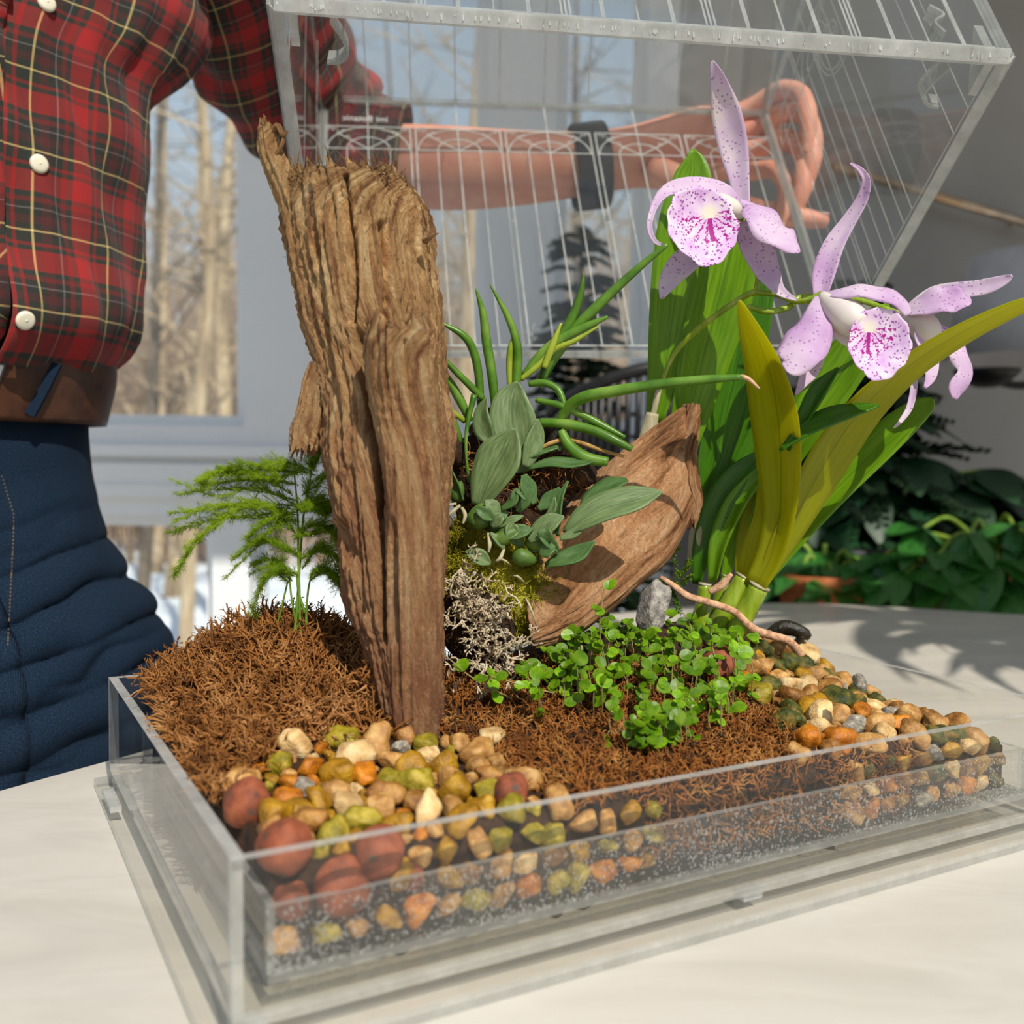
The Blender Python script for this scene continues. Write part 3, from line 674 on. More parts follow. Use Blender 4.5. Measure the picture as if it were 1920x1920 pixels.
LOGROWS = [(1400, 742, 812, 45.2), (1340, 716, 826, 45.4), (1280, 706, 824, 45.6), (1200, 686, 826, 46), (1150, 662, 828, 46.3), (1080, 648, 830, 46.6), (1000, 636, 834, 47),
           (900, 622, 840, 47.4), (830, 612, 846, 47.6), (760, 610, 836, 47.8), (690, 598, 826, 48), (620, 576, 822, 48.2), (560, 563, 816, 48.3), (500, 550, 808, 48.4),
           (440, 540, 804, 48.5), (400, 535, 796, 48.5), (360, 535, 772, 48.5), (335, 540, 752, 48.5)]
log = thing('driftwood_log', 'tall weathered upright driftwood log with torn top between fern and orchids', 'log', base(770, 1385, 46))
m = MB()
loft_wood(m, LOGROWS, [1.5, 2.4, 2.8, 3.0, 3.2, 3.2, 3.3, 3.3, 3.2, 3.0, 2.6], 190, 260, .36,
          cracks=[([(648, 330), (655, 400), (664, 470), (667, 540), (660, 600)], 5, .9), ([(715, 420), (724, 480), (727, 540), (725, 600)], 5, 1.0),
                  ([(700, 800), (712, 860), (718, 930), (716, 960)], 9, 1.8), ([(716, 960), (722, 1060), (724, 1200)], 6, .7), ([(690, 650), (700, 720), (705, 790)], 22, 1.6),
                  ([(640, 990), (655, 1040)], 12, .5), ([(590, 430), (600, 560), (620, 700)], 5, .4), ([(655, 880), (668, 1000), (680, 1150)], 5, .4)], jag=1.1, seed=1)
m.build('trunk', LOG_M, log)
m = MB()
loft_wood(m, [(1392, 738, 818, 44.0), (1300, 730, 824, 43.8), (1200, 730, 824, 43.7), (1050, 728, 826, 43.8), (900, 722, 824, 44.0), (820, 712, 820, 44.1), (760, 700, 818, 44.0), (700, 692, 815, 43.7), (650, 690, 810, 43.4), (612, 697, 800, 43.2)],
          [1.0, 1.2, 1.3, 1.4, 1.4, 1.4, 1.2], 90, 130, .22, cracks=[([(760, 640), (775, 760), (800, 900)], 4, .3), ([(735, 980), (738, 1200)], 5, .5)], jag=.8, seed=4)
m.build('front_splinter', LOG_M, log)
m = MB()
loft_wood(m, [(680, 588, 622, 47.2), (720, 574, 618, 47.0), (770, 562, 606, 46.8), (810, 548, 598, 46.7), (845, 545, 588, 46.6)], [.9, .8, .7, .5], 60, 60, .2, jag=.7, seed=9)
m.build('torn_branch', LOG_M, log)
m = MB()
loft_wood(m, [(470, 543, 580, 47.6), (400, 533, 578, 47.4), (360, 518, 566, 47.2), (320, 503, 545, 47), (285, 492, 524, 46.9), (250, 490, 512, 46.8), (232, 492, 502, 46.8)], [.9, .7, .4, .25], 60, 70, .16, jag=.5, seed=12)
m.tube([bp(508, 250, 46.8), bp(520, 235, 46.5), bp(530, 252, 46.3), bp(540, 246, 46.2)], [.16, .13, .12, .05], 6, seg=14)
m.tube([bp(512, 300, 46.8), bp(530, 268, 46.4), bp(528, 240, 46.3)], [.14, .1, .04], 6, seg=10)
m.build('torn_splinter', LOG_M, log)
m = MB(); m.tube([bp(796, 452, 46), bp(808, 444, 45.6), bp(822, 437, 45.4)], [.16, .11, .03], 6, seg=8); m.build('twig_stub', LOG_M, log)
m = MB()
for k in range(420):      # loose fibres torn up along the edges and the top
    i = random.random(); v = 335+random.random()**2*900 if i < .6 else random.uniform(300, 350)
    l = np.interp(-v, [-r[0] for r in LOGROWS], [r[1] for r in LOGROWS]); r_ = np.interp(-v, [-r[0] for r in LOGROWS], [r[2] for r in LOGROWS])
    u = random.choice([l+3, r_-3, random.uniform(l, r_)]) if i < .6 else random.uniform(545, 745)
    D = 46.2 if i >= .6 else (47.6 if u < l+10 or u > r_-10 else 45.2)
    p = bp(u, v, D); d = V((random.gauss(0, .25), random.gauss(-.3, .3), random.gauss(.5, .5)))*random.uniform(.2, .8)
    m.tube([p, p+d*.5, p+d+V((random.gauss(0, .1), 0, random.gauss(0, .1)))], [.035, .025, .008], 3, cap=False)
tag(m.build('wood_fibres', LOG_M, log), kind='stuff')
# slab of split wood
slab = thing('driftwood_slab', 'tan slab of split driftwood leaning behind the small grey green orchid', 'wood slab', base(1010, 1185, 51))
def loft_slab(mb):
    up = [(990, 1090), (1020, 1010), (1060, 955), (1130, 880), (1220, 808), (1272, 770), (1300, 756)]; lo = [(1008, 1215), (1060, 1200), (1110, 1172), (1190, 1105), (1250, 1050), (1282, 1000), (1306, 945)]
    Dn = [50.5, 51.2, 52, 53, 54, 54.5, 55]
    A = cr([(a[0], a[1], b[0], b[1], d) for a, b, d in zip(up, lo, Dn)], 110); nr = 84; vs, uvs, fs = [], [], []; Ln = 0; prev = None
    for i, (ux, uy, lx, ly, D) in enumerate(A):
        P, Q = bp(ux, uy, D+.8), bp(lx, ly, D-.6); c = (P+Q)/2; h = (Q-P)/2
        if prev is not None: Ln += (c-prev).length
        prev = c; nrm = V((-.25, -.95, .2)).normalized()
        th = 1.15-.35*i/110
        for k in range(nr):
            a = 2*math.pi*k/nr; ca, sa = math.cos(a), math.sin(a)
            d = h*math.copysign(abs(ca)**.8, ca)-nrm*math.copysign(abs(sa)**.7, sa)*th
            n1 = fbm((ca*4, sa*4, Ln*.12), 3); n2 = fbm((ca*14, sa*14, Ln*.3), 3)
            off = .16*n1+.13*n2-.5*max(0, .12-abs(nz((ca*6+3, sa*6, Ln*.1))))
            p = c+d+d.normalized()*off
            uv_ = proj(p)
            if sa < .4: p += nrm*-.25*math.exp(-(seg_d(uv_, (1175, 905), (1280, 835))/4)**2)
            if i > 104: p += (p-V(vs[(i-4)*nr+k])).normalized()*.5*(i-104)/6*nz((ca*5, sa*5, 4))
            vs.append(p); uvs.append((k/nr*8, Ln))
    for i in range(109):
        for k in range(nr):
            k2 = (k+1) % nr; fs.append((i*nr+k, i*nr+k2, (i+1)*nr+k2, (i+1)*nr+k))
    fs.append(tuple(range(nr))[::-1]); fs.append(tuple(109*nr+k for k in range(nr)))
    mb.add(vs, fs, 0, uvs)
m = MB(); loft_slab(m); m.build('slab_body', SLAB_M, slab)
m = MB()
R = [(758, 1286, 1304, 55.6), (800, 1280, 1304, 55.4), (850, 1272, 1300, 55.2), (900, 1276, 1306, 55), (940, 1284, 1312, 55), (985, 1286, 1300, 55)]
loft_wood(m, R, [1.0, 1.3, 1.3, 1.0], 50, 60, .2, jag=.4, seed=20); m.build('broken_edge', SLAB_M, slab)

# ================================================================ PEBBLES AND CLAY BALLS
def ico(sub):
    b = bmesh.new(); bmesh.ops.create_icosphere(b, subdivisions=sub, radius=1); v = [x.co.copy() for x in b.verts]; f = [[y.index for y in x.verts] for x in b.faces]; b.free(); return v, f
IV2, IF2 = ico(3); IV1, IF1 = ico(2)
def rock_mesh(name, seed, mt, lump=.28, sq=(1, .85, .72), chip=.8, verts=None, faces=None, fine=.05):
    vs = []; V0, F0 = (verts, faces) if verts else (IV2, IF2); q = random.Random(seed)
    planes = [(V((q.gauss(0, 1), q.gauss(0, 1), q.gauss(0, 1))).normalized(), q.uniform(.62, .95)) for _ in range(9)]
    for p in V0:
        d = p.normalized(); r = 1+lump*nz((d.x*1.3+seed*3.1, d.y*1.3, d.z*1.3))
        x = d*r
        for n_, o in planes:
            e = x.dot(n_)-o
            if e > 0: x = x-n_*e*chip
        x = x+d*fine*fbm((x.x*5+seed, x.y*5, x.z*5), 2)
        vs.append((x.x*sq[0]*.01, x.y*sq[1]*.01, x.z*sq[2]*.01))
    me = bpy.data.meshes.new(name); me.from_pydata(vs, [], F0); me.materials.append(mt)
    me.polygons.foreach_set('use_smooth', [True]*len(me.polygons)); me.update(); return me
ROCKS = [rock_mesh('pebble', s, PEB['tan'], .35, (1, q1, q2)) for s, q1, q2 in [(1, .85, .72), (2, .95, .8), (3, .75, .65), (4, .9, .9), (5, .8, .62), (6, 1, .7), (7, .7, .7), (8, .88, .78), (9, .92, .6), (10, .8, .8)]]
PLACED = []
def place_rock(p, r, kind, name, label, cat, group=None, mesh=None, rot=None):
    o = bpy.data.objects.new(name, mesh or random.choice(ROCKS)); COL.objects.link(o)
    o.location = W(p); o.scale = (r, r, r); o.rotation_euler = rot or (random.gauss(0, .5), random.gauss(0, .5), random.uniform(0, 6.3))
    if kind:
        o.material_slots[0].link = 'OBJECT'; o.material_slots[0].material = PEB[kind]
    tag(o, label, cat, group); PLACED.append((V(p), r)); return o
CLAYM = [rock_mesh('clay_ball', s, CLAY, .12, (1, .93, .9), .25, fine=.03) for s in (31, 32, 33)]
def px2cm(px, D): return px*D/F
CB = [((463, 1508), 50, 'red clay ball with a grey patch, lying against the brown moss'), ((536, 1590), 60, 'largest red clay ball, half behind the front rim near the tray corner'),
      ((712, 1600), 56, 'red clay ball behind the front rim beside yellow gravel'), ((640, 1662), 62, 'red clay ball pressed low against the front wall'), ((545, 1690), 42, 'red clay ball lowest in the front corner of the tray'),
      ((958, 1488), 40, 'red clay ball between pale green pebble and orange moss'), ((1345, 1250), 42, 'red clay ball under the creeping plant beside the orchid canes'), ((1105, 1250), 24, 'small red clay ball peeping out below the lichen'), ((770, 1640), 30, 'small clay ball under yellow gravel at the front wall')]
for i, ((u, v), rp, lab) in enumerate(CB):
    g = ground(u, v+rp*.5)
    if g is None or ab(g)[1] < 2.6:
        # against the inner front wall: on the plane b = 2.6
        d = ray(u, v); O = V((0, 0, CAMZ)); t = (2.7+rp*.012-(O-FL).dot(TB))/d.dot(TB); g = O+d*t
        a_, b_ = ab(g)
    else:
        g = g+V((0, 0, px2cm(rp, g.y)*.55))
    D = g.y; r = px2cm(rp, D)
    place_rock(g, r, None, 'clay_ball', lab, 'clay ball', 'red clay balls in the tray', CLAYM[i % 3], (random.uniform(0, 6), random.uniform(0, 6), 0))
# single pebbles one can point to
SP = [((918, 1386), 26, 'cream', 'pale cream pebble alone on the brown moss right of the log foot'), ((893, 1442), 27, 'tan', 'round tan pebble below the lone cream one'),
      ((865, 1400), 24, 'tan', 'flat tan pebble beside the foot of the log'), ((844, 1462), 26, 'tan', 'tan pebble with a hollow top in the front gravel'),
      ((752, 1406), 21, 'grey', 'small grey and cream pebble at the foot of the log'), ((665, 1426), 38, 'cream', 'big cream pebble with a yellow green side in the front gravel'),
      ((655, 1518), 36, 'cream', 'knobbly whitish pebble in the middle of the front gravel'), ((800, 1530), 40, 'cream', 'large smooth cream pebble just behind the front rim'),
      ((570, 1480), 22, 'grey', 'dark speckled grey pebble near the red clay ball'), ((545, 1468), 24, 'amber', 'flat amber pebble above the speckled grey one'),
      ((450, 1460), 24, 'ochre', 'ochre pebble above the clay ball with a grey patch'), ((915, 1486), 32, 'yellow green', 'pale yellow green pebble beside the half hidden clay ball'),
      ((622, 1568), 34, 'yellow green', 'yellow green pebble between two red clay balls'), ((515, 1530), 36, 'ochre', 'ochre pebble wedged between the two left clay balls'),
      ((745, 1645), 34, 'ochre', 'ochre yellow pebble seen through the front wall'), ((1034, 1570), 32, 'yellow green', 'oval yellow pebble seen alone through the front wall'),
      ((1510, 1290), 22, 'cream', 'round cream pebble on top of the far gravel heap'), ((1408, 1258), 30, 'tan', 'big knobbly tan pebble beside the orchid roots'),
      ((1452, 1250), 22, 'dark mossy', 'dark mossy pebble next to the knobbly tan one'), ((1550, 1275), 26, 'dark mossy', 'dark mossy pebble right of the round cream one'),
      ((1432, 1222), 20, 'dark mossy', 'dark mossy pebble under the orchid canes'), ((1510, 1235), 30, 'cream', 'large pale pebble topping the far gravel heap behind the root'),
      ((1568, 1315), 32, 'dark mossy', 'long dark green pebble in the far gravel heap'), ((1540, 1345), 28, 'cream', 'pointed cream pebble below the long dark green one'),
      ((1490, 1350), 24, 'dark mossy', 'dark mossy pebble at the moss edge of the far heap'), ((1600, 1365), 24, 'grey', 'flat grey pebble in the far gravel heap'),
      ((1615, 1340), 22, 'amber', 'round amber pebble above the flat grey one'), ((1575, 1388), 34, 'amber', 'large amber brown pebble near the front rim'),
      ((1700, 1352), 34, 'tan', 'large tan brown pebble at the far end of the heap'), ((1425, 1305), 28, 'yellow green', 'tan pebble with a yellow green side at the moss edge'),
      ((1612, 1278), 17, 'grey', 'speckled grey pebble on the crest of the far heap'), ((1512, 1388), 28, 'amber', 'amber pebble touching the brown moss near the rim')]
for (u, v), rp, kd, lab in SP:
    g = ground(u, v+rp*.3)
    if g is None or ab(g)[1] < 2.6:
        d = ray(u, v); O = V((0, 0, CAMZ)); g = O+d*((2.75-(O-FL).dot(TB))/d.dot(TB))
    else: g = g+V((0, 0, px2cm(rp, g.y)*.45))
    place_rock(g, px2cm(rp*1.08, g.y), kd, 'pebble', lab, 'pebble')
SHORT = ['lone cream pebble on the moss', 'round tan pebble under the lone cream one', 'flat tan pebble at the log foot', 'hollow topped tan pebble', 'small grey pebble at the log foot', 'big cream and yellow green pebble',
         'knobbly whitish pebble', 'large smooth cream pebble', 'dark speckled grey pebble', 'flat amber pebble', 'ochre pebble over the patched clay ball', 'pale yellow green pebble', 'yellow green pebble between the clay balls',
         'wedged ochre pebble', 'ochre yellow pebble behind the front wall', 'lone oval yellow pebble', 'round cream pebble on the far heap', 'big knobbly tan pebble', 'mossy pebble beside the knobbly tan one', 'mossy pebble beside the round cream one',
         'mossy pebble under the canes', 'large pale pebble behind the root', 'long dark green pebble', 'pointed cream pebble', 'mossy pebble at the moss edge', 'flat grey pebble', 'round amber pebble', 'large amber brown pebble',
         'large tan brown pebble at the far end', 'yellow green sided pebble at the moss edge', 'speckled grey pebble on the crest', 'amber pebble touching the brown moss']
LAND = [(q_[0], n_) for q_, n_ in zip(SP, SHORT)]+[(CB[0][0], 'clay ball with a grey patch'), (CB[1][0], 'largest clay ball'), (CB[2][0], 'clay ball beside the yellow gravel'), (CB[5][0], 'clay ball by the orange moss')]
USED = set()
def near_label(kd, p, r):
    """say where a pebble lies by the nearest pebble or ball one can single out"""
    u, v = proj(p); c = sorted(LAND, key=lambda q_: math.hypot(q_[0][0]-u, q_[0][1]-v))
    for (lu, lv), nm in c[:2]:
        if math.hypot(lu-u, lv-v) > 120: continue
        dx, dy = u-lu, v-lv; d = ('right of' if dx > 0 else 'left of') if abs(dx) > abs(dy) else ('just below' if dy > 0 else 'just above')
        s = '%s%s pebble %s the %s' % ('small ' if r < .5 else '', kd, d, nm)
        if s not in USED: USED.add(s); return s
    return None
def inpoly(p, poly):
    c = False; j = len(poly)-1
    for i in range(len(poly)):
        if (poly[i][1] > p[1]) != (poly[j][1] > p[1]) and p[0] < (poly[j][0]-poly[i][0])*(p[1]-poly[i][1])/(poly[j][1]-poly[i][1])+poly[i][0]: c = not c
        j = i
    return c
FRONT = [(425, 1470), (500, 1445), (560, 1395), (640, 1388), (720, 1392), (830, 1385), (880, 1400), (930, 1440), (1000, 1490), (1100, 1540), (1090, 1620), (900, 1700), (560, 1740), (470, 1620)]
FAR = [(1395, 1235), (1420, 1205), (1520, 1195), (1640, 1240), (1780, 1300), (1960, 1345), (1960, 1500), (1450, 1480), (1500, 1400), (1440, 1330), (1395, 1300)]
def scatter(poly, n, kinds, rr, where, grp, tries=9000):
    xs = [p[0] for p in poly]; ys = [p[1] for p in poly]; c = 0
    for _ in range(tries):
        if c >= n: break
        u, v = random.uniform(min(xs), max(xs)), random.uniform(min(ys), max(ys))
        if not inpoly((u, v), poly): continue
        g = ground(u, v)
        if g is None: continue
        a_, b_ = ab(g)
        r = random.uniform(*rr)
        if b_ < 2.65 or a_ < 2.3 or a_ > TW-1.9-r: 
            continue
        p = g+V((0, 0, r*.35))
        if any((p-q).length < .82*(r+s)*.9 for q, s in PLACED): continue
        kd = random.choices([k_[0] for k_ in kinds], [k_[1] for k_ in kinds])[0]
        nl = near_label(kd, p, r)
        place_rock(p, r, kd, 'pebble', nl or '%s gravel pebble, one of many alike in %s' % (kd, where), 'pebble', '%s gravel in %s' % (kd, where)); c += 1
    return c
KF = [('tan', 6), ('ochre', 7), ('cream', 1), ('yellow green', 4), ('amber', 3), ('brown', 2)]
KR = [('tan', 4), ('brown', 5), ('dark mossy', 3), ('amber', 2), ('cream', 2), ('grey', 1), ('ochre', 2)]
scatter(FRONT, 54, KF, (.64, .95), 'the front heap', '')
scatter(FRONT, 40, KF, (.32, .46), 'the front heap', '')
scatter(FAR, 72, KR, (.6, .9), 'the far heap', '')
scatter(FAR, 45, KR, (.34, .5), 'the far heap', '')
# stones stacked against the inner front wall, under the surface
for a in np.arange(2.5, 39.5, 1.15):
    if 17.5 < a < 28.5: continue
    for z in np.arange(2.15, zt(a, 2.4)+.1, 1.0):
        p = T(a+random.uniform(-.2, .2), 2.5, z+random.uniform(-.1, .1)); r = random.uniform(.5, .68)
        if any((p-q).length < .6*(r+s) for q, s in PLACED): continue
        kd = random.choices([k_[0] for k_ in (KF if a < 18 else KR)], [k_[1] for k_ in (KF if a < 18 else KR)])[0]
        wh = 'the front heap' if a < 18 else 'the far heap'
        place_rock(p, r, kd, 'pebble', '%s pebble pressed against the fogged front wall of %s' % (kd, wh), 'pebble', '%s pebbles behind the fogged front wall' % kd)
for b in np.arange(3.2, 19, 1.2):
    for z in np.arange(2.1, zt(TW-2, b)+.3, 1.0):
        p = T(TW-2.55, b+random.uniform(-.2, .2), z); r = random.uniform(.5, .66)
        if any((p-q).length < .6*(r+s) for q, s in PLACED): continue
        kd = random.choices([k_[0] for k_ in KR], [k_[1] for k_ in KR])[0]
        place_rock(p, r, kd, 'pebble', '%s pebble against the clear end wall of the far heap' % kd, 'pebble', '%s pebbles along the end wall' % kd)
stone = rock_mesh('grey_stone', 77, STONE, .35, (.8, .7, 1.25), .9, fine=.08)
g = base(1222, 1185, 55)
place_rock(bp(1226, 1142, 53.4), 1.25, None, 'grey_stone', 'speckled grey stone standing between wood slab and orchid canes', 'stone', None, stone, (.1, .2, .3))
chip = thing('bark_chip', 'wet black chip of bark on the far gravel beside the root', 'bark chip', bp(1480, 1195, 60))
m = MB(); m.tube([bp(1440, 1192, 60), bp(1470, 1176, 60), bp(1510, 1188, 59.6), bp(1508, 1198, 59.6)], [.35, .5, .35, .2], 7, seg=14); m.build('chip', DARKWOOD, chip)
m = MB(); m.tube([bp(1505, 1190, 59.6), bp(1495, 1205, 59.8), bp(1480, 1212, 60)], [.3, .25, .2], 6, seg=8); m.build('prong', DARKWOOD, chip)

# ================================================================ MOSSES AND LICHEN
def fibres(mb, n, sample, ln, rad, up=.4, curl=.5, barbs=0, bl=.25, segs=5):
    for _ in range(n):
        s = sample()
        if s is None: continue
        p, nrm = s
        t = V((random.gauss(0, 1), random.gauss(0, 1), random.gauss(0, 1))); t = (t-nrm*t.dot(nrm)).normalized()
        d = (t*(1-up)+nrm*up).normalized(); L = random.uniform(*ln); P = [p-nrm*.1]
        for i in range(segs-1):
            d = (d+V((random.gauss(0, 1), random.gauss(0, 1), random.gauss(0, 1)))*curl*.4-nrm*.08*i).normalized()
            P.append(P[-1]+d*L/(segs-1))
        r = random.uniform(*rad)
        mb.tube(P, [r*.6, r, r*.9, r*.6, r*.1], 3, cap=False)
        for k in range(barbs):
            i = random.randint(1, segs-1); q = P[i-1].lerp(P[i], random.random()); dd = (P[i]-P[i-1]).normalized()
            sd = V((random.gauss(0, 1), random.gauss(0, 1), random.gauss(0, 1))).normalized()
            e = (dd+sd*.9).normalized()*bl*random.uniform(.6, 1.2); w = dd.cross(sd).normalized()*r*.7
            mb.add([q-w, q+w, q+dd*r, q+e], [(0, 1, 3), (1, 2, 3), (2, 0, 3)])
def soil_sample(test, lift=0):
    def f():
        for _ in range(40):
            a, b = random.uniform(GA0, GA1), random.uniform(GB0-.3, GB1)
            if not test(a, b): continue
            e = .3; z = zt(a, b); n = (UP-TA*((zt(a+e, b)-z)/e)-TB*((zt(a, b+e)-z)/e)).normalized()
            p = T(a, b, z+.08)
            return p, n
    return f
def in_left_moss(a, b):
    u, v = proj(T(a, b, zt(a, b)))
    if b > 26.5 or a > 19: return False
    return v < 1210 or u < 455 and v < 1480 or not inpoly((u, v), FRONT) and u < 735
def in_right_moss(a, b):
    p = T(a, b, zt(a, b)); u, v = proj(p)
    if u < 775 or a > 34.5 or a < 10.5 or v < 1235: return False
    return not inpoly((u, v), FRONT) and not inpoly((u, v), FAR)
m = MB(); fibres(m, 5200, soil_sample(in_left_moss), (.9, 2.0), (.04, .10), .42, 1.0, 5, .30)
# strands hanging over the left rim and creeping up the log foot
def rimline():
    b = random.uniform(8, 22); return T(random.uniform(.9, 2.2), b, max(zt(1.9, b), 5.6)+random.uniform(0, .25)), UP
fibres(m, 500, rimline, (.7, 1.5), (.035, .07), .35, .9, 5, .25)
def logfoot():
    v = random.uniform(1230, 1330); return bp(random.uniform(690, 745), v, 44.6), V((.1, -1, .2)).normalized()
fibres(m, 150, logfoot, (.7, 1.3), (.05, .09), .6, .6, 4, .3)
tag(m.build('brown_sphagnum_moss', MOSS_B), 'dried brown sphagnum moss heaped left of the log', 'moss', kind='stuff')
m = MB(); fibres(m, 6500, soil_sample(in_right_moss), (.45, 1.1), (.03, .06), .5, 1.0, 4, .2)
def wallface():
    a = random.uniform(17, 33); return T(a, 2.3, random.uniform(2.2, zt(a, 2.6)+.2)), -TB
fibres(m, 700, wallface, (.5, 1.0), (.03, .06), .25, .9, 3, .2)
tag(m.build('orange_brown_moss', MOSS_O), 'orange brown moss carpet along the front rim below the creeping plant', 'moss', kind='stuff')
# green cushion
GC = bp(932, 1085, 51.3)
m = MB(); vs = []
for p in IV2:
    q = V((p.x*2.9, p.y*1.6, p.z*2.8)); q += p*.3*fbm((p.x*2, p.y*2, p.z*2), 3); q = V((q.x+.45*-q.z, q.y, q.z)); vs.append(GC+q)
m.add(vs, IF2); cush = m.build('green_moss_cushion', MOSS_G)
tag(cush, 'olive green moss cushion beside the log under the small orchid', 'moss')
def cushion():
    i = random.randrange(len(IV2)); n = IV2[i]
    if n.y > .5: return None
    return V(vs[i])+V((random.gauss(0, .1), 0, random.gauss(0, .1))), V((n.x, n.y-.2, n.z)).normalized()
m = MB(); fibres(m, 9000, cushion, (.4, 1.0), (.018, .036), .6, .7, 2, .16, 5); tag(m.build('moss_fronds', MOSS_G, cush), kind='stuff')
m = MB()
for (a, b) in (((882, 1075), (920, 1095)), ((930, 1050), (960, 1062)), ((985, 1120), (1008, 1180)), ((960, 1080), (985, 1095))):
    m.tube([bp(*a, 49.3), bp((a[0]+b[0])/2, (a[1]+b[1])/2-6, 48.9), bp(*b, 49.3)], [.05, .06, .03], 5, seg=6)
m.build('dry_stalks', SHEATH, cush)
lich = thing('reindeer_lichen', 'pale grey branching lichen at the right foot of the log', 'lichen', base(880, 1270, 48))
m = MB()
def lbranch(p, d, r, L, k):
    e = p+d*L; m.tube([p, p.lerp(e, .5)+V((random.gauss(0, .04), random.gauss(0, .04), random.gauss(0, .04))), e], [r, r*.9, r*.75], 5, cap=k == 0)
    if k <= 0: return
    for _ in range(random.choice((2, 2, 3))):
        lbranch(e, (d+V((random.gauss(0, .7), random.gauss(-.1, .5), random.gauss(0, .7)))).normalized(), r*.82, L*random.uniform(.7, .95), k-1)
for _ in range(62):
    t = random.random(); u, v = 838+132*t+random.gauss(0, 20), 1105+145*t+random.gauss(0, 28)
    lbranch(bp(u, v, 48.6), V((random.gauss(0, .6), random.gauss(-.4, .3), random.gauss(.1, .6))).normalized(), .068, .42, 3)
for _ in range(10):
    u, v = random.uniform(820, 930), random.uniform(1230, 1300)
    lbranch(bp(u, v, 47.2), V((random.gauss(0, .6), random.gauss(-.4, .3), random.gauss(.1, .6))).normalized(), .06, .35, 2)
m.build('branches', LICHEN, lich)
m = MB(); vs = []
for p in IV2: vs.append(bp(895, 1175, 49.7)+V((p.x*1.9+.5*-p.z, p.y*.8, p.z*2.2))*(1+.2*fbm((p.x*2, p.y*2, p.z*2), 2)))
m.add(vs, IF2); m.build('core', SOIL, lich)
# ================================================================ LEAVES, PETALS, PLANTS
def blade(mb, pts, face=(0, -1, 0), face2=None, fold=.12, n=22, mcs=7, ruffle=0, rfreq=3, curl=0, mi=0, phase=0, px=True):
    """pts: (u, v, depth, half width in px)"""
    Q = cr(pts, n); C = [bp(q[0], q[1], q[2]) if px else V(q[:3]) for q in Q]; wd = [max(.004, (q[3]*q[2]/F if px else q[3])) for q in Q]
    f1 = V(face).normalized(); f2 = V(face2).normalized() if face2 else f1; vs, uvs, fs = [], [], []
    for i in range(n):
        t = (C[min(i+1, n-1)]-C[max(i-1, 0)]).normalized(); s = i/(n-1); fc = f1.lerp(f2, s)
        sd = t.cross(fc)
        if sd.length < 1e-4: sd = t.orthogonal()
        sd.normalize(); nr = sd.cross(t)
        for k in range(mcs):
            x = -1+2*k/(mcs-1)
            off = fold*wd[i]*(abs(x)**1.4)*2-fold*wd[i]*.6+curl*wd[i]*x*abs(x)+ruffle*wd[i]*math.sin(rfreq*6.28*s+phase+(0 if x > 0 else 1.7))*abs(x)**2
            vs.append(C[i]+sd*wd[i]*x+nr*off); uvs.append((x*.5+.5, s))
    for i in range(n-1):
        for k in range(mcs-1): fs.append((i*mcs+k, i*mcs+k+1, (i+1)*mcs+k+1, (i+1)*mcs+k))
    mb.add(vs, fs, mi, uvs)
def leaf(parent, pts, mt, name='leaf', solid=.09, label=None, **k):
    m = MB(); blade(m, pts, **k); o = m.build(name, mt, parent, solid=solid)
    if label: o['label'] = label
    return o
def ptube(parent, pts, rads, mt, name, ns=8, seg=None, label=None):
    """tube through (u, v, depth) with radii in px"""
    m = MB(); P = [bp(*p) for p in pts]; R = list(rads) if hasattr(rads, '__len__') else [rads]*len(pts)
    R = list(np.interp(np.linspace(0, 1, len(pts)), np.linspace(0, 1, len(R)), R))
    m.tube(P, [r*p[2]/F for r, p in zip(R, pts)], ns, seg=seg or max(8, 6*len(pts))); o = m.build(name, mt, parent)
    if label: o['label'] = label
    return o
# ---------------------------------------------------------------- cattleya
orch = thing('cattleya_orchid', 'tall orchid with strap leaves and three spotted lilac flowers', 'orchid', base(1360, 1215, 59))
UPF = (0, -.75, .65)
leaf(orch, [(1226, 800, 57.6, 14), (1245, 700, 57.4, 30), (1266, 560, 57.2, 46), (1284, 430, 57, 50), (1298, 340, 57, 36), (1302, 305, 57, 22), (1299, 280, 57, 4)], CAT_LEAF, face=(-.15, -.95, .25), fold=.14)
leaf(orch, [(1262, 900, 57.6, 18), (1290, 790, 57.3, 34), (1322, 660, 57, 50), (1354, 540, 56.6, 58), (1378, 440, 56.4, 46), (1392, 385, 56.2, 14)], CAT_LEAF, face=(.1, -.95, .3), fold=.16)
leaf(orch, [(1318, 945, 58.4, 14), (1338, 870, 58.2, 36), (1366, 760, 58, 44), (1394, 640, 57.8, 44), (1412, 540, 57.6, 38), (1420, 480, 57.6, 10)], CAT_LEAF_D, face=(.25, -.95, .1), fold=.14)
leaf(orch, [(1345, 930, 59, 10), (1375, 870, 59, 30), (1410, 790, 58.8, 36), (1440, 720, 58.6, 24), (1452, 690, 58.6, 4)], CAT_LEAF_D, face=(.2, -.95, .2))
leaf(orch, [(1306, 1095, 57.6, 8), (1318, 1030, 57.2, 19), (1345, 950, 57, 27), (1385, 890, 56.8, 22), (1428, 850, 56.5, 8)], CAT_LEAF_D, face=(-.3, -.9, .35), fold=.2)
leaf(orch, [(1336, 1092, 57, 8), (1348, 1020, 56.6, 17), (1378, 950, 56.4, 21), (1420, 895, 56.2, 14), (1450, 860, 56, 4)], CAT_LEAF, face=(-.4, -.8, .4), fold=.3)
leaf(orch, [(1358, 1085, 57.6, 8), (1376, 1020, 57.4, 13), (1398, 960, 57.2, 14), (1415, 900, 57, 5)], CAT_LEAF, face=(0, -.9, .3), fold=.3)
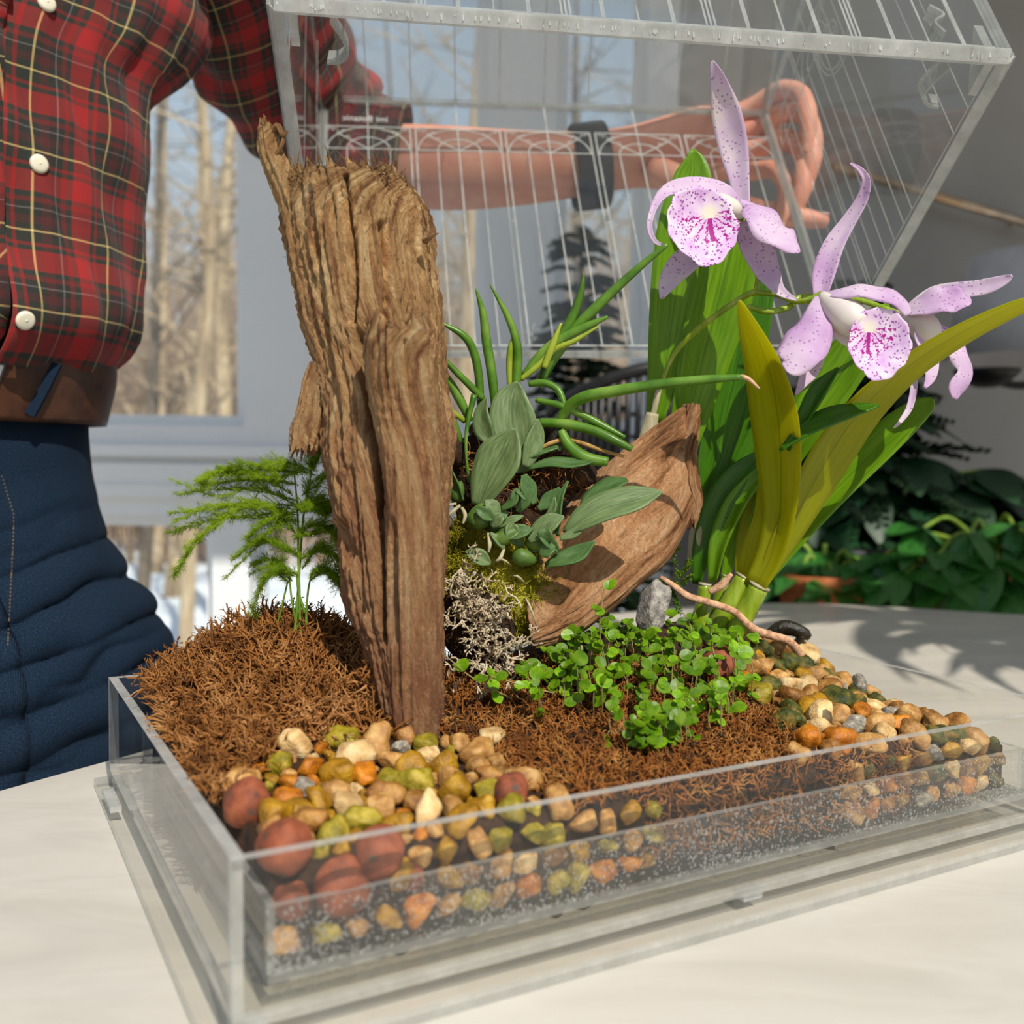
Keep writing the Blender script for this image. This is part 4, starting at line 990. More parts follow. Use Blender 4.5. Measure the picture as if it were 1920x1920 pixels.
leaf(orch, [(1392, 1085, 57.2, 14), (1406, 1010, 57, 24), (1432, 920, 57, 26), (1462, 820, 57, 14)], CAT_LEAF_BACKLIT, face=(-.2, -.9, .2), fold=.2)
leaf(orch, [(1462, 900, 57.6, 14), (1508, 800, 57.2, 42), (1562, 720, 57, 52), (1612, 650, 56.6, 48), (1650, 590, 56.4, 22), (1664, 570, 56.4, 4)], CAT_LEAF, face=(-.2, -.6, .75), fold=.12)
leaf(orch, [(1440, 1085, 58.2, 8), (1490, 1010, 58, 22), (1560, 925, 57.6, 33), (1640, 845, 57, 37), (1700, 790, 56.6, 32), (1736, 760, 56.4, 20), (1748, 747, 56.3, 4)], CAT_LEAF, face=(-.1, -.65, .75), fold=.14)
leaf(orch, [(1412, 1105, 55.6, 20), (1446, 1040, 55.2, 26), (1462, 960, 54.6, 34), (1463, 860, 53.6, 46), (1454, 760, 52.2, 50), (1436, 680, 50.6, 42), (1412, 620, 49.2, 28), (1392, 575, 48.2, 10), (1386, 563, 48, 2)],
     CAT_LEAF_BACKLIT, face=(-.55, -.8, -.05), face2=(-.75, -.55, -.35), fold=.16, label='backlit strap leaf arching forward')
leaf(orch, [(1424, 1100, 56, 14), (1470, 1010, 55.6, 34), (1540, 880, 54.6, 52), (1610, 775, 53, 50), (1700, 690, 51, 40), (1800, 625, 49, 35), (1900, 577, 47, 27), (1980, 548, 45.6, 10), (1995, 543, 45.4, 3)],
     CAT_LEAF_BACKLIT, face=(.25, -.75, -.6), face2=(.2, -.6, -.75), fold=.08, label='long backlit leaf reaching out of the picture')
leaf(orch, [(1462, 845, 52.4, 3), (1510, 806, 52, 20), (1560, 782, 51.8, 28), (1610, 768, 51.6, 18), (1648, 760, 51.5, 3)], CAT_LEAF_D, face=(-.1, -.55, .8), fold=.1)
leaf(orch, [(1478, 845, 52.8, 3), (1508, 785, 52.6, 14), (1540, 730, 52.4, 17), (1572, 690, 52.2, 3)], CAT_LEAF_D, face=(-.5, -.7, .4), fold=.35)
for pts, r in (([(1296, 1250, 57.6), (1312, 1170, 57.4), (1322, 1095, 57.2)], [12, 15, 12]), ([(1318, 1230, 56.6), (1352, 1160, 56.4), (1396, 1082, 56.2)], [14, 19, 17]),
               ([(1352, 1238, 56.2), (1386, 1170, 56), (1424, 1098, 55.6)], [15, 20, 20]), ([(1330, 1200, 57.8), (1345, 1130, 57.8), (1362, 1080, 57.6)], [9, 10, 9])):
    o = ptube(orch, pts, r, CANE, 'cane', 12)
    m = MB(); e = bp(*pts[-1]); d = (e-bp(*pts[-2])).normalized(); m.tube([e-d*.06, e+d*.06], [r[-1]*56.5/F*1.04]*2, 12); m.build('node_ring', SHEATH, o)
ptube(orch, [(1198, 900, 57), (1212, 830, 57), (1224, 775, 57)], [14, 17, 12], SHEATH, 'dry_sheath', 10)
ptube(orch, [(1222, 790, 56.9), (1232, 745, 56.9), (1240, 715, 56.9)], [5, 6, 4], SHEATH, 'dry_sheath', 8)
ptube(orch, [(1300, 1060, 57.8), (1308, 1000, 57.6), (1312, 960, 57.4)], [12, 15, 5], SHEATH, 'dry_sheath', 9)
st = ptube(orch, [(1238, 725, 56.6), (1262, 668, 56), (1300, 625, 55.2), (1350, 586, 54.2), (1395, 556, 53.4), (1420, 546, 53)], [4, 5, 6, 6, 6, 7], CANE, 'flower_stem')
ptube(orch, [(1418, 548, 53), (1421, 515, 53.2), (1412, 470, 53.4), (1394, 420, 53.2), (1390, 400, 53)], [6, 5, 5, 5, 7], CANE, 'flower_stem')
ptube(orch, [(1418, 548, 53), (1455, 552, 52.6), (1490, 565, 52), (1520, 562, 51.4), (1542, 553, 51.2)], [6, 5, 5, 7, 9], CANE, 'flower_stem')
ptube(orch, [(1400, 574, 52.6), (1440, 584, 52.4), (1478, 576, 52.4), (1508, 556, 52.6), (1600, 560, 54), (1690, 590, 54.6)], [5, 6, 6, 6, 5, 6], CANE, 'flower_stem')
ptube(orch, [(1238, 1082, 55.8), (1262, 1098, 55.6), (1290, 1118, 55.4), (1330, 1130, 55.2), (1376, 1147, 55.2), (1410, 1178, 55.6), (1440, 1190, 56), (1478, 1202, 56.4), (1500, 1228, 56.8), (1507, 1262, 57)],
      [4, 6, 7, 7, 7, 8, 8, 8, 8, 7], ROOT_M, 'aerial_root', 9, 60, 'pinkish brown root looping down to the gravel')
ptube(orch, [(1330, 1110, 55.8), (1352, 1098, 55.6), (1372, 1076, 55.4)], [6, 8, 4], ROOT_M, 'aerial_root', 8)
def flower(c, D, column_pts, cr_r):
    f = MB(); f.tube([bp(*p) for p in column_pts], [r*D/F for r in cr_r], 12, seg=14); return f.build('flower', COLUMN, orch)
def petal(fl, pts, name='petal', mt=PETAL, **k):
    m = MB(); k.setdefault('fold', .1); k.setdefault('ruffle', .08); blade(m, pts, n=26, mcs=9, **k); return m.build(name, mt, fl, solid=.05)
def lip(fl, c, D, a, b, ex, ey, depth, point=.14, off=(0, 0)):
    """spotted shell; c pixel centre, a/b half sizes in px"""
    m = MB(); C = bp(c[0], c[1], D); ex = V(ex).normalized(); ey = (V(ey)-ex*V(ey).dot(ex)).normalized(); nm = ex.cross(ey)
    if nm.y > 0: nm = -nm
    ra, rb = a*D/F, b*D/F; NR, NT = 14, 48; vs, uvs, fs = [], [], []
    for i in range(NR+1):
        r = i/NR
        for k in range(NT):
            t = 2*math.pi*k/NT; x, y = math.cos(t), math.sin(t)
            e = 1+point*max(0, y)**6*r+.03*math.sin(t*11+1)*r**4+.02*math.sin(t*5)*r**2
            dp = -depth*(1-r**2)-depth*.35*(max(0, -y)*r**2)+.22*depth*max(0, y)*r**3+.06*depth*math.sin(t*9)*r**5
            vs.append(C+ex*ra*r*x*e+ey*rb*r*y*e+nm*dp); uvs.append((x*r-off[0], y*r-off[1]))
    for i in range(NR):
        for k in range(NT):
            k2 = (k+1) % NT; fs.append((i*NT+k, i*NT+k2, (i+1)*NT+k2, (i+1)*NT+k))
    m.add(vs, fs, 0, uvs); return m.build('lip', LIP, fl, solid=.05)
# flower beside the tallest leaf
f1 = flower((1390, 395), 53, [(1392, 402, 53), (1372, 392, 52.4), (1345, 385, 52.2), (1328, 392, 52.2)], [8, 18, 22, 8])
petal(f1, [(1394, 412, 53.2, 14), (1388, 350, 53.4, 17), (1376, 280, 53.4, 26), (1362, 215, 53, 27), (1350, 165, 52.4, 18), (1340, 130, 51.8, 9), (1336, 114, 51.6, 2)], 'sepal', SEPAL, face=(-.3, -.95, .1), ruffle=.04, fold=.12)
petal(f1, [(1385, 395, 53, 10), (1360, 364, 52.8, 20), (1320, 350, 52.6, 22), (1276, 350, 52.4, 17), (1245, 362, 52.2, 12), (1226, 390, 51.8, 7), (1218, 425, 51.4, 5), (1228, 452, 51.2, 4), (1247, 461, 51, 2)], face=(0, -.8, .6), face2=(-.5, -.8, 0))
petal(f1, [(1394, 400, 52.6, 12), (1410, 385, 52, 26), (1432, 405, 51.4, 42), (1455, 432, 50.8, 42), (1480, 456, 50.4, 28), (1498, 474, 50.2, 4)], face=(.35, -.85, .35), fold=-.12, ruffle=.12)
petal(f1, [(1330, 450, 53.2, 12), (1300, 478, 53.4, 24), (1270, 505, 53.2, 24), (1250, 535, 53, 16), (1240, 560, 52.9, 3)], 'sepal', SEPAL, face=(-.2, -.95, .1))
petal(f1, [(1392, 415, 52.8, 10), (1405, 445, 52.4, 24), (1425, 480, 52.2, 30), (1442, 515, 52, 22), (1462, 545, 51.8, 11), (1494, 563, 51.6, 2)], 'sepal', SEPAL, face=(.1, -.95, 0))
lip(f1, (1318, 418), 51.0, 70, 72, (.97, .22, .10), (-.05, -.12, -.98), .62, off=(.22, -.2))
ptube(f1, [(1386, 420, 52.6), (1382, 435, 52.4), (1380, 452, 52.3)], [3, 2, 2], SHEATH, 'dry_stalk', 5)
# middle flower
f2 = flower((1545, 555), 51, [(1540, 554, 51.2), (1562, 572, 50.6), (1590, 595, 50), (1615, 612, 49.6)], [9, 22, 32, 26])
petal(f2, [(1538, 560, 51.4, 12), (1546, 510, 51.6, 21), (1564, 460, 51.6, 19), (1592, 415, 51.4, 14), (1616, 375, 51, 11), (1624, 340, 50.6, 8), (1612, 318, 50.3, 5), (1594, 306, 50.1, 1.5)], 'sepal', PETAL, face=(-.35, -.9, .2), fold=.2, ruffle=.03)
petal(f2, [(1538, 556, 51, 10), (1530, 590, 50.4, 24), (1520, 625, 49.8, 40), (1502, 655, 49.4, 44), (1484, 682, 49.2, 30), (1470, 690, 49.2, 8)], face=(-.3, -.85, .4), ruffle=.1, fold=-.1)
petal(f2, [(1538, 580, 51.6, 8), (1530, 650, 51.6, 18), (1520, 690, 51.4, 18), (1506, 715, 51.2, 11), (1492, 740, 51, 2)], 'sepal', SEPAL, face=(0, -1, 0))
petal(f2, [(1548, 552, 50.8, 10), (1580, 545, 50.2, 22), (1620, 543, 49.6, 24), (1660, 550, 49.2, 24), (1690, 566, 49, 20), (1704, 590, 48.9, 8)], face=(.1, -.7, .7), fold=-.1)
petal(f2, [(1556, 590, 50.8, 12), (1580, 622, 50.2, 18), (1602, 645, 49.8, 12)], 'sepal', COLUMN, face=(-.3, -.9, 0))
lip(f2, (1650, 640), 48.7, 57, 66, (.97, -.1, -.05), (.06, -.10, -.98), .55, point=.12, off=(-.42, -.3))
# far flower, seen from the side
f3 = flower((1705, 590), 54.4, [(1690, 588, 54.6), (1712, 598, 54.2), (1735, 615, 54), (1748, 635, 54)], [9, 22, 26, 20])
petal(f3, [(1700, 582, 54.2, 8), (1750, 552, 53.8, 15), (1800, 545, 53.2, 17), (1850, 537, 52.6, 15), (1885, 524, 52.2, 9), (1898, 516, 52, 2)], 'sepal', SEPAL, face=(.1, -.9, .3))
petal(f3, [(1702, 586, 53.8, 10), (1740, 570, 53.2, 26), (1778, 563, 52.8, 32), (1808, 562, 52.6, 20), (1820, 560, 52.6, 4)], face=(0, -.8, .5), ruffle=.14)
petal(f3, [(1716, 590, 54, 12), (1736, 630, 53.8, 26), (1742, 670, 53.6, 20), (1744, 705, 53.4, 12), (1734, 727, 53.2, 3)], 'petal', PETAL, face=(.2, -.9, .2))
petal(f3, [(1722, 590, 54.4, 8), (1752, 610, 54.2, 20), (1786, 640, 54, 32), (1806, 668, 53.8, 32), (1812, 700, 53.6, 20), (1796, 728, 53.4, 20), (1790, 748, 53.3, 6)], 'lip', PETAL, face=(.5, -.8, .2), ruffle=.12, fold=-.15)
petal(f3, [(1718, 640, 54.4, 4), (1714, 720, 54, 6), (1706, 762, 53.6, 6), (1690, 788, 53.2, 4), (1676, 802, 53, 1.5)], 'sepal', SEPAL, face=(-.4, -.9, 0))
# ---------------------------------------------------------------- terete-leaved orchid
ter = thing('terete_orchid', 'small orchid with slender round green leaves mounted behind the log', 'orchid', base(960, 930, 53))
def tl(pts, r, mt=TERETE, lab=None): return ptube(ter, pts, r, mt, 'leaf', 8, None, lab)
tl([(932, 790, 51.5), (922, 700, 51.3), (912, 640, 51.2), (906, 590, 51), (892, 541, 50.8)], [8, 9, 9, 7, 1.5])
tl([(962, 760, 51.4), (970, 690, 51.2), (968, 640, 51), (950, 590, 50.8), (919, 534, 50.6)], [8, 9, 8, 6, 1.5])
tl([(902, 770, 51.8), (897, 700, 51.6), (886, 655, 51.4), (866, 627, 51.2), (820, 602, 51)], [7, 8, 8, 7, 1.5])
tl([(905, 748, 51.4), (880, 722, 51.2), (850, 692, 51), (816, 655, 50.8)], [7, 7, 6, 2])
tl([(882, 790, 51.6), (862, 750, 51.6), (842, 715, 51.5), (822, 690, 51.4)], [7, 9, 8, 5])
tl([(956, 745, 51.2), (955, 690, 51.2), (957, 655, 51.1), (963, 628, 51)], [4, 6, 6, 2], TERETE_L)
tl([(1008, 725, 52), (1040, 665, 51.8), (1085, 610, 51.4), (1140, 555, 51), (1200, 500, 50.6), (1252, 458, 50.2)], [9, 12, 11, 9, 7, 4])
tl([(1014, 715, 51.8), (1050, 640, 51.6), (1075, 590, 51.4), (1090, 545, 51.2), (1094, 511, 51)], [8, 10, 9, 6, 1.5])
tl([(982, 706, 51.6), (1020, 660, 51.4), (1055, 634, 51.2), (1100, 612, 51), (1140, 594, 50.8)], [8, 10, 9, 8, 3])
tl([(976, 712, 51.4), (1010, 685, 51.3), (1040, 655, 51.2), (1075, 640, 51), (1122, 612, 50.9)], [5, 6, 6, 5, 2], TERETE_L)
tl([(992, 720, 51.2), (1020, 718, 51), (1045, 730, 50.8), (1056, 752, 50.6), (1058, 764, 50.5)], [6, 7, 7, 6, 5])
tl([(1005, 750, 51), (1050, 760, 50.6), (1090, 777, 50.4), (1130, 798, 50.2), (1172, 820, 50)], [5, 7, 8, 7, 4])
tl([(1045, 800, 51), (1062, 768, 50.6), (1095, 745, 50), (1160, 732, 49.4), (1240, 720, 48.8), (1320, 712, 48.4), (1392, 707, 48), ], [8, 11, 12, 11, 10, 9, 6], TERETE, None)
ptube(ter, [(1388, 706, 48), (1404, 711, 47.9), (1424, 729, 47.8)], [5, 4, 2], ROOT_M, 'withered_tip', 7)
tl([(1012, 792, 51), (1060, 795, 50.6), (1110, 806, 50.3), (1150, 824, 50), (1185, 842, 49.9)], [8, 10, 10, 9, 6])
tl([(1052, 808, 50.6), (1068, 836, 50.3), (1098, 858, 50), (1140, 866, 49.8)], [8, 11, 12, 9])
tl([(872, 790, 51.2), (845, 772, 50.8), (826, 772, 50.5), (819, 796, 50.3)], [5, 6, 5, 3], TERETE_L)
tl([(889, 740, 50.8), (876, 800, 50.6), (874, 850, 50.4), (880, 905, 50.3)], [6, 4, 3, 3])
tl([(902, 770, 51.4), (915, 830, 51), (930, 880, 50.8)], [4, 4, 3])
tl([(1020, 690, 51), (1035, 650, 50.9), (1052, 606, 50.8)], [6, 7, 2], TERETE_L)
tl([(870, 845, 51.2), (850, 790, 51), (832, 745, 50.9)], [5, 7, 6])
ptube(ter, [(1050, 790, 51), (1042, 815, 51), (1030, 845, 51.2)], [10, 12, 14], DARKWOOD, 'rhizome')
ptube(ter, [(1060, 822, 50.8), (1095, 832, 50.6), (1130, 845, 50.4), (1170, 856, 50.4)], [4, 5, 4, 3], ROOT_D, 'aerial_root', 7)
ptube(ter, [(1000, 850, 50.8), (1030, 832, 50.6), (1062, 822, 50.6)], [3, 4, 4], ROOT_D, 'aerial_root', 7)
m = MB()
for (u, v, D, rx, rz) in ((905, 880, 52.4, 1.9, 2.0), (985, 900, 53, 2.3, 1.7), (1050, 890, 53.4, 2.0, 1.2), (940, 960, 52.4, 2.4, 1.6), (855, 850, 51.6, .6, .9), (1000, 985, 52.6, 2.0, 1.6), (930, 820, 52.8, 1.4, 1.6), (1010, 830, 53, 1.3, 1.3)):
    c = bp(u, v, D); m.add([c+V((p.x*rx, p.y*1.2, p.z*rz))*(1+.22*fbm((p.x*3+u, p.y*3, p.z*3), 3)) for p in IV2], IF2)
m.build('fibre_mount', SOIL, ter)
m = MB()
def mount_s():
    u, v, D, r = random.choice([(905, 880, 52.4, 1.9), (985, 900, 53, 2), (1050, 885, 53.4, 1.6), (940, 960, 52.4, 2)])
    d = V((random.gauss(0, 1), -abs(random.gauss(0, 1)), random.gauss(0, 1))).normalized(); return bp(u, v, D)+d*r*.95, d
fibres(m, 500, mount_s, (.5, 1.2), (.02, .05), .25, .8, 0); tag(m.build('root_fibres', MOSS_O, ter), kind='stuff')
# ---------------------------------------------------------------- small grey green orchid
sm = thing('bulb_orchid', 'small orchid with broad grey green leaves creeping beside the log', 'orchid', base(950, 1050, 50))
def bl(pts, mt=BULB_LEAF, **k): k.setdefault('face', (-.1, -.85, .5)); k.setdefault('fold', .14); return leaf(sm, pts, mt, solid=.08, **k)
bl([(982, 885, 50.8, 12), (972, 840, 50.8, 34), (962, 795, 50.8, 44), (960, 755, 50.9, 36), (966, 730, 51, 20), (971, 716, 51, 3)])
bl([(896, 950, 49.2, 14), (915, 905, 49, 36), (938, 860, 48.9, 46), (954, 828, 48.9, 30), (966, 803, 48.9, 3)], face=(-.2, -.85, .5))
bl([(925, 835, 50.4, 6), (908, 805, 50.5, 20), (904, 772, 50.6, 15), (914, 745, 50.6, 2)], face=(-.5, -.8, .3))
bl([(985, 875, 50.4, 8), (998, 840, 50.5, 19), (1006, 810, 50.6, 15), (1008, 785, 50.6, 2)], face=(.4, -.8, .3))
bl([(992, 878, 50.2, 4), (1030, 868, 50, 13), (1070, 870, 49.8, 15), (1100, 868, 49.6, 7), (1112, 864, 49.5, 2)], BULB_LEAF_D, face=(0, -.6, .8))
bl([(985, 860, 50.6, 4), (1015, 845, 50.6, 13), (1045, 838, 50.6, 8), (1050, 845, 50.6, 2)], BULB_LEAF_D, face=(0, -.6, .8))
bl([(1058, 1000, 49.2, 5), (1090, 975, 48.9, 24), (1135, 952, 48.7, 32), (1185, 938, 48.6, 30), (1220, 928, 48.6, 16), (1242, 922, 48.6, 2)], face=(.1, -.75, .65))
bl([(1085, 965, 49.8, 5), (1110, 935, 49.8, 20), (1145, 912, 49.8, 24), (1172, 902, 49.8, 10), (1178, 900, 49.8, 2)], BULB_LEAF_D, face=(-.1, -.5, .85))
bl([(1022, 1060, 48.8, 5), (1050, 1050, 48.6, 16), (1085, 1038, 48.5, 19), (1116, 1014, 48.4, 2)], BULB_LEAF_D, face=(.1, -.7, .7))
bl([(992, 1015, 48.8, 5), (1012, 995, 48.7, 18), (1035, 978, 48.6, 18), (1058, 968, 48.6, 2)])
bl([(1050, 1010, 48.9, 4), (1075, 1000, 48.8, 10), (1100, 984, 48.7, 3)])
bl([(1010, 955, 49.6, 5), (1030, 938, 49.6, 16), (1050, 915, 49.6, 3)], BULB_LEAF_D, face=(.2, -.6, .7))
bl([(862, 940, 49.4, 12), (850, 910, 49.3, 16), (840, 880, 49.2, 10), (836, 858, 49.2, 2)], BULB_LEAF_D, face=(-.5, -.8, .2), fold=.3)
bl([(1002, 945, 49.8, 5), (990, 915, 49.8, 17), (982, 890, 49.8, 6)], BULB_LEAF_D, face=(.3, -.8, .3))
bl([(1046, 1005, 49, 4), (1046, 965, 49, 9), (1052, 930, 49.1, 7), (1065, 902, 49.2, 2)], BULB_LEAF_D, face=(-.7, -.7, .1))
bl([(970, 960, 49.2, 4), (985, 940, 49, 10), (1000, 918, 49, 2)], BULB_LEAF_D, face=(.3, -.8, .4))
bl([(940, 955, 49, 4), (962, 940, 48.8, 9), (968, 920, 48.8, 5), (985, 938, 48.6, 2)], BULB_LEAF_D)
bl([(1020, 975, 49, 3), (1036, 955, 48.8, 8), (1040, 932, 48.8, 2)], BULB_LEAF, face=(-.5, -.8, .2))
ql = random.Random(5)      # crowding small leaves between the bulbs
for k_ in range(16):
    u, v = ql.uniform(900, 1050), ql.uniform(960, 1060); v = max(v, 930+(u-880)*.62); a_ = ql.uniform(-2.6, -.3); L_ = ql.uniform(34, 62); w_ = ql.uniform(7, 15); D_ = 48.7+ql.uniform(-.3, .6)
    du, dv = math.cos(a_)*L_, math.sin(a_)*L_*.8
    bl([(u, v, D_, 3), (u+du*.35, v+dv*.4, D_-.15, w_), (u+du*.7, v+dv*.75, D_-.2, w_*.85), (u+du, v+dv, D_-.1, 1.5)], ql.choice((BULB_LEAF, BULB_LEAF_D)), face=(ql.uniform(-.6, .6), -.8, .5), fold=ql.uniform(.12, .35))
for (u, v, D, rx, rz, tilt) in ((898, 968, 49, 22, 26, .2), (950, 1004, 48.8, 32, 16, -.5), (984, 1046, 49, 26, 17, .2), (932, 984, 49.4, 15, 24, .5), (1008, 1020, 49.2, 26, 15, .4), (858, 922, 49.6, 14, 22, .3)):
    m = MB(); c = bp(u, v, D); k = D/F; vs = []
    for p in IV1:
        tp_ = 1-.38*(p.z if rz >= rx else p.x)
        q = V((p.x*rx*k*(tp_ if rz >= rx else 1), p.y*min(rx, rz)*k*tp_, p.z*rz*k*(1 if rz >= rx else tp_))); q = Matrix.Rotation(tilt, 3, 'Y') @ q; vs.append(c+q)
    m.add(vs, IF1); m.build('pseudobulb', PBULB, sm)
for pts in ([(862, 948, 49), (850, 958, 48.7), (842, 965, 48.6)], [(866, 952, 49), (872, 966, 48.7), (868, 982, 48.6)], [(915, 1000, 48.7), (918, 1020, 48.4), (916, 1036, 48.4)], [(855, 945, 49), (842, 946, 48.8)], [(945, 1030, 48.6), (938, 1046, 48.4), (930, 1052, 48.4)]):
    ptube(sm, pts, [3, 4, 2], SHEATH, 'root', 6)
# ---------------------------------------------------------------- asparagus fern
fern = thing('asparagus_fern', 'feathery bright green fern standing in brown moss left of the log', 'fern', base(562, 1240, 50))
FD = 49.5
for pts in ([(552, 1240, FD), (562, 1180, FD), (560, 1060, FD), (558, 960, FD), (552, 890, FD)], [(545, 1242, FD-.2), (556, 1150, FD), (562, 1060, FD+.2), (570, 960, FD+.3), (585, 880, FD)],
            [(576, 1238, FD), (560, 1190, FD), (548, 1130, FD), (542, 1080, FD)], [(588, 1236, FD), (576, 1215, FD), (574, 1160, FD), (578, 1105, FD), (585, 1075, FD)],
            [(552, 1202, FD), (530, 1198, FD), (519, 1182, FD), (528, 1140, FD), (540, 1088, FD)], [(572, 1150, FD), (560, 1110, FD), (556, 1070, FD)]):
    ptube(fern, pts, [3.2, 2.6, 1.6], FERN_S, 'stem', 6)
def frond(pts, dens=1.0, wpx=26, tilt=.5):
    m = MB(); Q = cr(pts, 34); P = [bp(q[0], q[1], q[2]) for q in Q]
    m.tube(P[::3]+[P[-1]], [.035, .025, .012], 4, cap=False)
    wpx *= 1.9
    def needles(a, b, L, cnt):
        d = (b-a); 
        for _ in range(cnt):
            p = a.lerp(b, random.random()); r = V((random.gauss(0, 1), random.gauss(0, 1), random.gauss(.15, 1)))
            dn = d.normalized(); r = (r-dn*r.dot(dn)).normalized(); e = (dn*.55+r).normalized()*L*random.uniform(.6, 1.15); w = dn.cross(e).normalized()*.0085; w2 = e.cross(w).normalized()*.0085
            m.add([p-w, p+w, p+w2, p+e], [(0, 1, 3), (1, 2, 3), (2, 0, 3)])
    n = len(P)
    for i in range(1, n, 1):
        s = i/(n-1); Lb = wpx*FD/F*(1-.65*s)*min(1, .35+s*4)
        needles(P[i-1], P[i], .36, int(6*dens))
        for _r in range(3 if random.random() < dens-.2 else 2):
            t = (P[min(i+2, n-1)]-P[max(i-2, 0)]).normalized(); sd = t.cross(V((0, 0, 1)))
            sd = sd.normalized() if sd.length > .1 else V((1, 0, 0))
            d = (t*.7+sd*random.choice((-1, 1))*random.uniform(.5, 1)+V((0, 0, random.gauss(.1, .35)))).normalized()
            q = P[i]+d*Lb*random.uniform(.35, 1.1); m.tube([P[i], P[i].lerp(q, .5)+V((0, 0, .05)), q], [.016, .012, .006], 3, cap=False); needles(P[i], q, .30, int(30*dens*(q-P[i]).length)+4)
    return tag(m.build('frond', FERN_M, fern), kind='stuff')
for pts, dn, w in [
    ([(585, 885, 49.5), (540, 868, 49.2), (480, 872, 49), (430, 878, 48.8), (395, 890, 48.6), (380, 908, 48.5)], 1.5, 22), ([(560, 890, 49.5), (510, 880, 49.4), (450, 885, 49.3), (412, 882, 49.2)], 1.5, 22),
    ([(580, 885, 49.5), (600, 845, 49.3), (610, 800, 49.2), (612, 765, 49.2)], 1.5, 22), ([(560, 910, 49.6), (500, 900, 50), (440, 902, 50.2), (390, 910, 50.4)], .8, 24),
    ([(560, 940, 49.6), (480, 920, 49.8), (410, 918, 49.8), (335, 926, 49.8)], .8, 26), ([(558, 950, 49.5), (470, 942, 49.2), (400, 955, 49), (322, 962, 48.9)], .8, 28),
    ([(558, 955, 49.4), (460, 950, 48.8), (400, 985, 48.5), (360, 1030, 48.3), (328, 1078, 48.2)], .9, 30), ([(558, 960, 49.6), (480, 965, 50), (400, 975, 50.2), (325, 1000, 50.3)], .8, 28),
    ([(560, 950, 49.5), (600, 940, 49.6), (630, 960, 49.6), (640, 1000, 49.6)], 1.0, 26), ([(565, 930, 49.5), (600, 905, 49.4), (622, 880, 49.4), (628, 850, 49.4)], .8, 24),
    ([(560, 1040, 49.5), (520, 1020, 49.2), (480, 1018, 49), (440, 1048, 48.8)], .9, 26), ([(560, 1050, 49.5), (600, 1030, 49.6), (630, 1045, 49.6), (640, 1075, 49.6)], 1.1, 28),
    ([(552, 1080, 49.4), (520, 1075, 49), (495, 1090, 48.8), (470, 1150, 48.6)], .7, 28), ([(558, 1000, 49.5), (590, 985, 49.2), (620, 995, 49.2), (636, 1030, 49.2)], 1.1, 26),
    ([(556, 985, 49.4), (530, 965, 49), (490, 985, 48.8), (465, 1010, 48.8)], .9, 26), ([(580, 1080, 49.4), (600, 1068, 49.4), (622, 1080, 49.4), (640, 1100, 49.4)], .9, 24),
    ([(548, 1090, 49.6), (525, 1060, 49.8), (500, 1050, 50), (475, 1060, 50)], .9, 22), ([(565, 960, 49.2), (590, 950, 48.6), (610, 965, 48.4)], 1.3, 22)]:
    frond(pts, dn, w)
    frond([(u_+random.gauss(0, 9), v_+random.gauss(0, 9)+6, D_+random.uniform(-.7, .5)) for u_, v_, D_ in pts], dn*.8, w)
# ---------------------------------------------------------------- creeping plant with round leaves
crp = thing('creeping_plant', 'low creeping plant with small round bright green leaves below the wood slab', 'plant', base(1180, 1270, 50))
def rleaf():
    vs = [(0, 0, 0)]; n = 12
    for k in range(n):
        t = 2*math.pi*k/n; x, y = math.cos(t)*.92, math.sin(t); vs.append((x*.0055, y*.0055+.0055, .0010*(x*x)+.0004*(y)))
    for k in range(n):
        t = 2*math.pi*k/n; vs.append((math.cos(t)*.0048, math.sin(t)*.0050+.0055, -.0004))
    vs[0] = (0, .0055, 0)
    f = [(0, 1+k, 1+(k+1) % n) for k in range(n)]+[(1+k, 13+k, 13+(k+1) % n, 1+(k+1) % n) for k in range(n)]+[tuple(13+k for k in range(n))[::-1]]
    me = bpy.data.meshes.new('leaf'); me.from_pydata(vs, [], f); me.materials.append(CREEP); me.uv_layers.new(); return me
RL = rleaf(); NL = 0
LM = MB(); RLV = [tuple(v.co*100) for v in RL.vertices]; RLF = [tuple(p.vertices) for p in RL.polygons]
def put_leaf(p, nrm, r):
    global NL
    NL += 1
    if NL > 292:      # the few hundred further leaves of the same plant
        z = V(nrm).normalized(); x = V((random.gauss(0, 1), random.gauss(0, 1), random.gauss(0, .5))); x = (x-z*x.dot(z)).normalized(); y = z.cross(x); k = r/.55
        LM.add([V(p)+(x*q[0]+y*q[1]+z*q[2])*k for q in RLV], RLF); return
    o = bpy.data.objects.new('leaf', RL); COL.objects.link(o); z = V(nrm).normalized(); x = V((random.gauss(0, 1), random.gauss(0, 1), random.gauss(0, .5))); x = (x-z*x.dot(z)).normalized(); y = z.cross(x)
    k = r/.55; o.matrix_basis = Matrix.Translation(W(p)) @ Matrix((x, y, z)).transposed().to_4x4() @ Matrix.Diagonal((k, k, k, 1)); par(o, crp)
stm = MB()
def sprig(pts, n, r=.3, side=.35):
    P = [V(p) for p in cr([list(p) for p in pts], 10)]; stm.tube(P, [.035, .03, .02], 5, cap=False)
    for i in range(n):
        s = (i+1)/n; q = P[min(9, int(s*9))]
        for sg in (-1, 1):
            d = V((random.gauss(0, 1), random.gauss(-.4, .6), random.gauss(.2, .6))).normalized()
            put_leaf(q+d*side*.3, V((random.gauss(0, .45), -.55+random.gauss(0, .3), .8)), r*random.uniform(.75, 1.2))
CREEPP = [(965, 1265), (985, 1225), (1070, 1180), (1150, 1150), (1240, 1165), (1300, 1150), (1405, 1190), (1412, 1270), (1350, 1310), (1260, 1385), (1190, 1385), (1140, 1310), (1080, 1275), (1000, 1295)]
